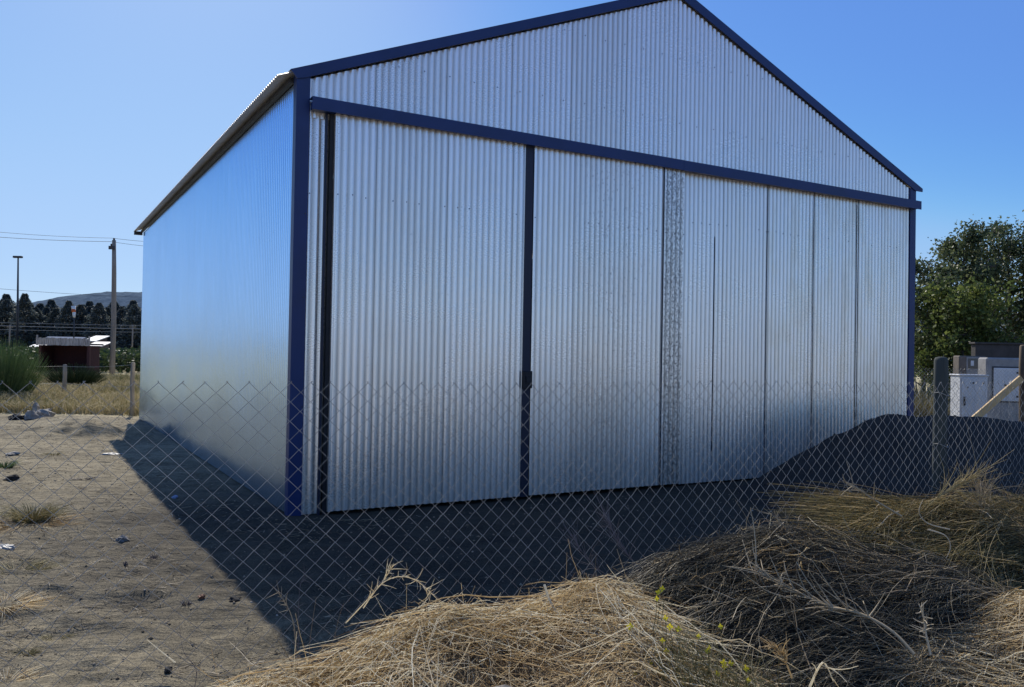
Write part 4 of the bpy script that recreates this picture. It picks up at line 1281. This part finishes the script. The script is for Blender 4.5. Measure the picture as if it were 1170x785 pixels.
# gravel crumbs
n = 5200
Yv = 4.1 + 16.5 * rng.random(n) ** 1.3; X = rng.uniform(-.66, .30, n) * Yv
kp = np.array([to_b(x, y)[0] < -.15 or to_b(x, y)[1] < -.25 for x, y in zip(X, Yv)])
X, Yv = X[kp], Yv[kp]; n = len(X)
sz = .0025 + .011 * rng.random(n) ** 6 + .0005 * Yv
Z = np.array([ground_h(x, y) for x, y in zip(X, Yv)])
oc = np.array([(1, 0, 0), (0, 1, 0), (-1, 0, 0), (0, -1, 0), (0, 0, .8), (0, 0, -.5)])
V = np.stack([X, Yv, Z], axis=1)[:, None, :] + oc[None] * sz[:, None, None] * rng.uniform(.6, 1.3, (n, 6, 1))
tri = np.array([(0, 1, 4), (1, 2, 4), (2, 3, 4), (3, 0, 4), (1, 0, 5), (2, 1, 5), (3, 2, 5), (0, 3, 5)])
F = (np.arange(n) * 6)[:, None, None] + tri[None]
MAT['crumb'] = plant('dirt_crumbs', [(0, (.09, .07, .045)), (.6, (.22, .17, .11)), (.9, (.32, .26, .18)), (1, (.5, .44, .36))], 0.0, .9)
cr = np_mesh('dirt_crumbs', V.reshape(-1, 3), F.reshape(-1, 3), MAT['crumb'], None, False, np.repeat(rng.random(n), 6))
tag(cr, 'small dirt crumbs and pebbles scattered over the lot', 'pebbles', None, 'stuff')

# ------------------------------------------------------------------ cut brush heaped in front of the fence
class Heap:
    def __init__(s, s0, sa, t0, tb, tf, h, seed, p=2.5):
        s.a = (s0, sa, t0, tb, tf, h, seed, p)

    def H(self, S, T):
        s0, sa, t0, tb, tf, h, seed, p = self.a
        u = np.clip(np.abs((S - s0) / sa), 0, 1); d = (T - t0)
        v = np.clip(np.abs(np.where(d < 0, d / tb, d / tf)), 0, 1)
        z = h * (1 - u ** p) ** .8 * (1 - v ** 1.7)
        lump = .05 * np.sin(S * 4.1 + seed) * np.cos(T * 5.3 + seed * 2) + .04 * np.sin(S * 9.7 + seed * 3 + T * 6)
        return z * (1 + lump)

    def core(self, name, mat, parent, drop=.05):
        s0, sa, t0, tb, tf, h, seed, p = self.a
        S = np.linspace(s0 - sa, s0 + sa, 70); T = np.linspace(t0 - tb, t0 + tf, 60)
        SS, TT = np.meshgrid(S, T)
        Z = self.H(SS, TT) - drop
        rn = np.array([noise.noise((a * 9, b * 9, seed)) for a, b in zip(SS.ravel(), TT.ravel())]).reshape(Z.shape)
        Z = Z + .035 * rn
        X = FO.x + bd.x * SS - bn.x * TT; Y_ = FO.y + bd.y * SS - bn.y * TT
        V = np.stack([X, Y_, Z], axis=-1).reshape(-1, 3) - np.array(parent.location)
        ii = (np.arange(59)[:, None] * 70 + np.arange(69)[None, :]).ravel()
        np_mesh(name, V, np.stack([ii, ii + 1, ii + 71, ii + 70], axis=1), mat, parent, True)

    def paths(self, N, ang, spread, lmin, lmax, K=7, lift=.02, arch=.06, curl=.9, smin=-1, smax=1, tmin=-1, tmax=1, endlift=0.0, stiff=.0, wb=.008, bun=1):
        s0, sa, t0, tb, tf, h, seed, p = self.a
        nbn = max(1, N // bun); bi = rng.integers(0, nbn, N)          # strands lie in bundles
        u = (rng.uniform(smin, smax, nbn)[bi] if bun > 1 else rng.uniform(smin, smax, N)) + rng.normal(scale=.035, size=N)
        S = s0 + sa * u
        v = (rng.uniform(tmin, tmax, nbn)[bi] if bun > 1 else rng.uniform(tmin, tmax, N)) + rng.normal(scale=.03, size=N)
        T = np.maximum(t0 + np.where(v < 0, v * tb, v * tf), .03)
        phi = ang + (rng.normal(scale=spread, size=nbn)[bi] if bun > 1 else 0) + rng.normal(scale=spread * (.35 if bun > 1 else 1), size=N)
        ln = rng.uniform(lmin, lmax, N); cv = rng.normal(scale=curl, size=N)
        self.bt = (rng.normal(scale=.20, size=nbn)[bi] if bun > 1 else np.zeros(N)) + .16 * np.sin(S * 7.3 + seed) * np.sin(T * 6.1 + 2 * seed)
        P = np.zeros((N, K, 3)); base = lift * rng.random(N) ** 1.5 - .03 * rng.random(N)
        st = ln / (K - 1); ar = arch * rng.random(N) ** 2; el_ = endlift * rng.random(N) ** 2
        wob = rng.normal(scale=wb, size=(N, K)); SK, TK = np.zeros((N, K)), np.zeros((N, K))
        for k in range(K):
            SK[:, k], TK[:, k] = S, T
            S = S + np.cos(phi) * st; T = np.maximum(T + np.sin(phi) * st, .03)
            phi = phi + cv / (K - 1)
        HK = np.maximum(self.H(SK, TK), 0)
        hend = np.maximum(HK[:, -1], HK[:, 0] - .22 * ln)
        fk = np.linspace(0, 1, K)[None]
        Zs = HK[:, :1] + (hend - HK[:, 0])[:, None] * fk
        mixz = np.maximum(stiff * Zs + (1 - stiff) * HK, HK - .06)
        P[:, :, 0] = FO.x + bd.x * SK - bn.x * TK
        P[:, :, 1] = FO.y + bd.y * SK - bn.y * TK
        P[:, :, 2] = mixz + base[:, None] + ar[:, None] * np.sin(np.pi * fk) + el_[:, None] * fk ** 1.5 + wob
        # strands cut loose outside the heap never float: pull tails down towards the ground
        return P

    def strand(self, name, N, rad, mat, parent, tint, **kw):
        P = self.paths(N, **kw) - np.array(parent.location)[None, None]
        return strand_obj(name, P, rad * rng.uniform(.55, 1.35, N), mat, parent, np.clip(tint + self.bt, 0, 1), kind='stuff' if N > 100 else None)


def tn_(n, m, s): return np.clip(rng.normal(m, s, n), 0, 1)


PI = math.pi
# straw heap in the centre
hA = Heap(-.40, 1.20, .55, .46, 2.3, .855, 1.3, 3.0)
o = empty('straw_heap', fl(-.4, .5)); tag(o, 'tangled heap of pale dry straw at the bottom centre, against the fence', 'straw heap')
hA.core('matted_straw', MAT['straw_core'], o)
hA.strand('straw', 15000, .0013, MAT['straw'], o, tn_(15000, .66, .26), ang=0, spread=3, lmin=.06, lmax=.40, lift=.06, arch=.02, curl=.30, tmax=.75, K=5, stiff=.8, wb=.004, endlift=.05, bun=14)
hA.strand('stalk', 380, .0026, MAT['straw'], o, tn_(380, .75, .22), ang=PI, spread=1.0, lmin=.25, lmax=.8, lift=.05, arch=.07, curl=.5, K=10, tmax=.7, stiff=.7, endlift=.08)
hA.strand('fine_chaff', 9000, .0010, MAT['straw'], o, tn_(9000, .62, .25), ang=0, spread=3, lmin=.02, lmax=.10, lift=.06, arch=.02, curl=1.0, tmax=.75, K=4, stiff=.3)
hA.strand('upright_twig', 170, .0013, MAT['straw'], o, tn_(170, .6, .3), ang=PI / 2, spread=2, lmin=.08, lmax=.30, lift=.05, arch=.01, curl=.5, stiff=1, endlift=.22, tmin=-.8, tmax=.4, K=6)
# dark broom heap in the middle
hM = Heap(1.0, 1.15, .48, .40, 1.7, .885, 4.7, 4.0)
o = empty('broom_heap', fl(.95, .5)); tag(o, 'dark heap of cut grey broom branches between the straw and the olive branches', 'brush heap')
hM.core('shaded_broom_core', MAT['broom_core'], o, .06)
hM.strand('fine_stem', 13000, .0011, MAT['broom'], o, tn_(13000, .45, .26), ang=PI + .05, spread=.26, lmin=.25, lmax=.70, lift=.09, arch=.05, curl=.45, K=8, smin=-.75, smax=1.0, tmax=.8, stiff=.75, bun=34, endlift=.07)
hM.strand('stalk', 160, .0030, MAT['twig'], o, tn_(160, .45, .25), ang=PI + .5, spread=1.1, lmin=.2, lmax=.7, lift=.08, arch=.05, curl=.45, stiff=.6, endlift=.10, K=9, tmax=.75, smin=-.8)
hM.strand('dry_tip', 1500, .0014, MAT['straw'], o, tn_(1500, .5, .25), ang=PI, spread=1.2, lmin=.08, lmax=.35, lift=.08, arch=.03, curl=.4, stiff=.7, endlift=.08, tmin=-.6, tmax=.15)
hM.strand('upright_twig', 240, .0014, MAT['twig'], o, tn_(240, .5, .3), ang=PI, spread=1.2, lmin=.10, lmax=.40, lift=.05, arch=.01, curl=.6, stiff=1, endlift=.24, tmin=-.8, tmax=.6, K=6)
# olive branches on the right
hO = Heap(2.25, 1.75, .42, .38, 1.1, .90, 9.1, 2.6)
o = empty('broom_heap', fl(2.3, .5)); tag(o, 'heap of long olive green broom branches at the right, tips pointing left', 'brush heap')
hO.core('shaded_broom_core', MAT['broom_core'], o, .08)
hO.strand('fine_stem', 17000, .0012, MAT['olive'], o, tn_(17000, .52, .28), ang=PI - .05, spread=.22, lmin=.3, lmax=1.0, lift=.12, arch=.05, curl=.3, K=8, smin=-.62, smax=1.0, tmax=.8, endlift=.14, stiff=.85, bun=40)
hO.strand('dry_tip', 900, .0016, MAT['straw'], o, tn_(900, .5, .25), ang=PI / 2, spread=2, lmin=.1, lmax=.4, lift=.08, arch=.04, curl=.6, stiff=.6, endlift=.10, tmin=-.6, tmax=.4)
hO.strand('stalk', 120, .0032, MAT['twig'], o, tn_(120, .5, .25), ang=PI, spread=.9, lmin=.3, lmax=.8, lift=.1, arch=.06, curl=.6, stiff=.6, endlift=.12, K=9, tmax=.6)
hO.strand('upright_twig', 260, .0015, MAT['twig'], o, tn_(260, .5, .3), ang=PI / 2, spread=2, lmin=.10, lmax=.40, lift=.05, arch=.02, curl=.8, stiff=1, endlift=.26, tmin=-.7, tmax=.6, K=6)
NB = 3000
P = np.zeros((NB, 9, 3))
for i in range(NB):
    k0 = random.gauss(0, .07)
    lay = random.random()
    x0, y0, Y0 = 1000 + 190 * random.random(), 585 + 58 * lay + random.gauss(0, 3), 4.25 - .75 * lay + random.uniform(-.08, .08)
    ln_ = random.uniform(50, 150) * (1 - .25 * lay)
    for k in range(9):
        f_ = k / 8
        px_ = x0 - ln_ * f_; py_ = y0 + .08 * (x0 - 1090) - ln_ * (.13 + .8 * k0) * f_ - 5 * math.sin(PI * f_) + random.gauss(0, .4)
        P[i, k] = tuple(at(px_, py_, Y0 - .12 * f_))
strand_obj('long_branch', P - np.array(o.location)[None, None], .0013 * rng.uniform(.6, 1.4, NB), MAT['olive'], o, tn_(NB, .58, .28))
# straw heap bottom right
hB = Heap(1.35, 1.05, 1.15, .5, 1.5, .80, 6.2)
o = empty('straw_heap', fl(1.35, 1.15)); tag(o, 'smooth heap of pale dry straw in the bottom right corner', 'straw heap')
hB.core('matted_straw', MAT['straw_core'], o)
hB.strand('straw', 10000, .0012, MAT['straw'], o, tn_(10000, .68, .25), ang=PI + .4, spread=.8, lmin=.06, lmax=.34, lift=.05, arch=.02, curl=.3, tmax=.8, K=5, stiff=.5, wb=.005)
hB.strand('stalk', 130, .0026, MAT['straw'], o, tn_(130, .8, .15), ang=PI, spread=1.0, lmin=.2, lmax=.6, lift=.05, arch=.09, curl=1.3, K=9, tmax=.6)


# branched dead stalks, each built from explicit points
def stalk(name, label, pts, r, mat, side=10, sl_=.08, parent_cat='dead branch', tmean=.6, spread=.9):
    pts = [Vector(p) for p in pts]
    base = pts[0].copy()
    dense = []
    for i in range(len(pts) - 1):
        p0 = pts[max(i - 1, 0)]; p1 = pts[i]; p2 = pts[i + 1]; p3 = pts[min(i + 2, len(pts) - 1)]
        for k in range(5):
            t = k / 5
            dense.append(.5 * ((2 * p1) + (p2 - p0) * t + (2 * p0 - 5 * p1 + 4 * p2 - p3) * t * t + (3 * p1 - p0 - 3 * p2 + p3) * t ** 3))
    dense.append(pts[-1])
    V, F, T = [], [], []
    P = np.array([[tuple(p - base) for p in dense]])
    v1, f1, per = strands(P, r, 5, .3)
    V.append(v1); F.append(f1); T.append(np.full(len(v1), tmean)); off = len(v1)
    if side:
        Q = np.zeros((side, 5, 3))
        for i in range(side):
            k = random.uniform(.30, .98); j = int(k * (len(dense) - 2))
            p = dense[j] - base; d = (dense[j + 1] - dense[j]).normalized()
            dv = (d + Vector((random.gauss(0, spread), random.gauss(0, spread), random.gauss(.1, spread)))).normalized()
            ll = sl_ * random.uniform(.4, 1.3)
            bend = Vector((random.gauss(0, .3), random.gauss(0, .3), random.gauss(0, .3)))
            for m_ in range(5):
                f_ = m_ / 4; Q[i, m_] = p + dv * ll * f_ + bend * ll * f_ * f_
        v2, f2, _ = strands(Q, r * .5, 4, .4)
        V.append(v2); F.append(f2 + off); T.append(np.clip(rng.normal(tmean, .2, len(v2)), 0, 1))
    o_ = np_mesh(name, np.concatenate(V), np.concatenate(F), mat, None, True, np.concatenate(T))
    o_.location = base; tag(o_, label, parent_cat)
    return o_


def pix(path, Y0, Y1=None):
    n_ = len(path); Y1 = Y1 or Y0
    return [at(x, y, Y0 + (Y1 - Y0) * i / max(1, n_ - 1)) for i, (x, y) in enumerate(path)]


stalk('weed_stalk', 'dry brown seed stalk rising at the shadow edge, left of the straw', pix([(338, 745), (336, 715), (328, 692), (312, 670)], 2.45), .0022, MAT['twig'], 16, .035, tmean=.35)
stalk('weed_stalk', 'thin dark forked weed stalk with curled tip beside the dry seed stalk', pix([(341, 742), (341, 700), (343, 670), (349, 655)], 2.5), .0011, MAT['dark_twig'], 10, .045, tmean=.6)
stalk('dry_grass', 'pale feathery dry stem rising straight from the straw crest', pix([(395, 712), (420, 685), (438, 664), (450, 644)], 2.5), .0020, MAT['straw'], 26, .035, tmean=.85, spread=.5)
stalk('dry_grass', 'pale dry stem arching over from the straw crest and back down', pix([(415, 695), (435, 668), (455, 659), (475, 663), (495, 680), (512, 697)], 2.6), .0020, MAT['straw'], 30, .04, tmean=.85, spread=.6)
stalk('dead_branch', 'bare pale twig lying on the sand left of the straw', pix([(440, 790), (400, 778), (350, 765), (295, 762), (275, 745), (262, 733)], 2.6, 3.6), .0024, MAT['twig'], 8, .09, tmean=.85)
stalk('dead_branch', 'short straight pale twig on the sand beside the longer bare twig', pix([(200, 757), (185, 745), (168, 731)], 4.1, 4.2), .004, MAT['straw'], 0, tmean=.95)
stalk('dead_branch', 'thin reddish curved twig standing at the bottom left of the straw', pix([(222, 788), (224, 765), (210, 745), (205, 715)], 2.9), .0014, MAT['dark_twig'], 5, .06, tmean=.8)
stalk('dead_branch', 'wispy dark twigs standing in the shadow behind the straw heap', pix([(735, 660), (722, 640), (706, 618), (697, 600), (690, 590)], 3.35), .0018, MAT['dark_twig'], 44, .13, tmean=.85, spread=.35)
stalk('dead_branch', 'second wispy dark twig leaning left behind the straw heap', pix([(720, 668), (690, 655), (665, 630), (655, 612)], 3.3), .0016, MAT['dark_twig'], 34, .12, tmean=.75, spread=.4)
stalk('dead_branch', 'long pale branching limb lying across the dark broom heap', pix([(1045, 748), (1020, 722), (985, 702), (945, 692), (915, 678), (880, 660), (855, 650)], 2.5, 2.9), .0055, MAT['twig'], 46, .13, tmean=.5, spread=.6)
stalk('dead_branch', 'pale bristly stem standing upright right of the dark heap', pix([(1063, 748), (1058, 725), (1055, 705), (1050, 690)], 2.5), .0040, MAT['twig'], 20, .03, tmean=.95)
stalk('dead_branch', 'curved bare stem sticking up left above the olive branches', pix([(1030, 590), (1000, 572), (975, 555), (963, 549)], 3.5), .0050, MAT['twig'], 10, .07, tmean=.45)
stalk('dead_branch', 'bundle of fine tips rising at the top right of the brush', pix([(1055, 585), (1075, 565), (1095, 555), (1112, 545)], 3.75), .0028, MAT['olive'], 60, .16, tmean=.85, spread=.28)
stalk('dead_branch', 'pale looped stem above the olive branches near the right', pix([(1085, 605), (1060, 598), (1050, 585), (1055, 570)], 3.4), .0032, MAT['twig'], 0, tmean=.8)
stalk('dead_branch', 'pale hooked stem hanging over the olive branches', pix([(1060, 605), (1080, 612), (1086, 625), (1080, 640)], 3.3), .0034, MAT['twig'], 0, tmean=.9)
stalk('dead_branch', 'grey tangled twigs standing at the right edge above the brush', pix([(1130, 620), (1128, 595), (1120, 575), (1118, 555)], 3.75), .0030, MAT['twig'], 50, .17, tmean=.5, spread=.7)
stalk('dead_branch', 'dry arching twig with side shoots left of the olive branches', pix([(935, 640), (910, 615), (890, 595), (872, 580)], 3.2), .0022, MAT['twig'], 26, .06, tmean=.5)
stalk('dead_branch', 'stout straw stem crossing the centre of the straw heap', pix([(622, 668), (630, 690), (645, 708), (670, 718), (700, 722)], 2.62, 2.45), .0042, MAT['straw'], 6, .06, tmean=.85)
stalk('dead_branch', 'straight forked stick leaning at the bottom right of the dark heap', pix([(925, 785), (940, 757), (952, 778)], 2.2), .0036, MAT['straw'], 4, .07, tmean=.9)
stalk('dead_branch', 'bristly rust brown sprig at the bottom centre right', pix([(905, 775), (897, 755), (888, 742), (880, 738)], 2.25), .0028, MAT['straw'], 40, .04, tmean=.5, spread=.4)

# weathered grey log end at the bottom centre
q = at(562, 796, 2.05)
lg = MB(); prof = [(-.10, .018), (-.06, .030), (0, .034), (.05, .028), (.09, .034), (.12, .016)]
lg.tube([(x, .02 * math.sin(x * 40), .012 * math.sin(x * 55)) for x, r in prof], [r for x, r in prof], 9)
lo = lg.build('weathered_wood', simple('grey_driftwood', (.26, .235, .20), (.09, .08, .07), .9, 30, 0, .6, .01, (.4, 1, 1)), None, False)
lo.location = q; lo.scale = (.75, .75, .6); lo.rotation_euler = (0, 0, .3); tag(lo, 'weathered grey wood chunk poking out at the bottom centre of the straw', 'wood chunk')

# yellow flowering weed
fp = at(790, 790, 2.35)
fl_ = empty('flowering_weed', (fp.x, fp.y, fp.z)); tag(fl_, 'straggly green weed with small yellow flowers between straw and dark broom', 'flowering plant')
n = 620
n = 330; px = np.concatenate([rng.normal(795, 30, 220), rng.normal(865, 24, 110)]); hgt = np.where(px < 835, rng.uniform(20, 95, n), rng.uniform(10, 60, n))
P = np.zeros((n, 6, 3))
for i in range(n):
    Yd = 2.3 + random.uniform(-.12, .14)
    for k in range(6):
        f_ = k / 5
        p = at(px[i] + 14 * f_ * f_ * random.gauss(0, .8) - 14 * f_, 800 - hgt[i] * f_, Yd)
        P[i, k] = tuple(p - fp)
for sl_c in (slice(0, 220), slice(220, n)):
    m_n = len(P[sl_c]); strand_obj('stem', P[sl_c], .0010 * rng.uniform(.6, 1.5, m_n), MAT['weed'], fl_, np.clip(rng.normal(.55, .25, m_n), 0, 1), kind='stuff')
FLW = [(752, 677), (757, 673), (750, 684), (760, 706), (765, 716), (720, 716), (757, 732), (761, 744), (775, 719), (743, 758), (725, 770), (781, 779), (827, 757), (835, 758), (828, 762), (810, 740), (808, 744), (777, 772), (820, 770), (852, 764), (855, 777), (823, 716), (798, 727), (700, 780)]
for (x, y) in FLW:
    p = at(x, y, 2.28 + random.uniform(-.05, .08)) - fp
    mb = MB()
    nrm = Vector((random.gauss(0, .5), -1, random.gauss(.5, .4))).normalized()
    a1 = nrm.cross(Vector((0, 0, 1))).normalized(); a2 = nrm.cross(a1)
    sz_ = random.uniform(.0065, .0105)
    for k in range(4):
        an = k * PI / 2 + random.uniform(-.2, .2); d = a1 * math.cos(an) + a2 * math.sin(an); e_ = nrm.cross(d)
        mb.add([p, p + d * sz_ * .6 + e_ * sz_ * .45 + nrm * sz_ * .15, p + d * sz_ * 1.1 + nrm * sz_ * .25, p + d * sz_ * .6 - e_ * sz_ * .45 + nrm * sz_ * .15], [(0, 1, 2, 3)])
    mb.build('flower', MAT['petal'], fl_)
    base = p + Vector((random.uniform(-.015, .015), .01, -.09))
    MB().tube([base, p.lerp(base, .5) + Vector((.004, 0, 0)), p], [.0011, .0010, .0008], 4).build('flower_stalk', MAT['weed'], fl_)

# ------------------------------------------------------------------ render settings
scene.view_settings.view_transform = 'Standard'
scene.view_settings.look = 'None'
scene.view_settings.exposure = 0
scene.view_settings.gamma = 1
scene.cycles.max_bounces = 8
scene.cycles.use_denoising = True
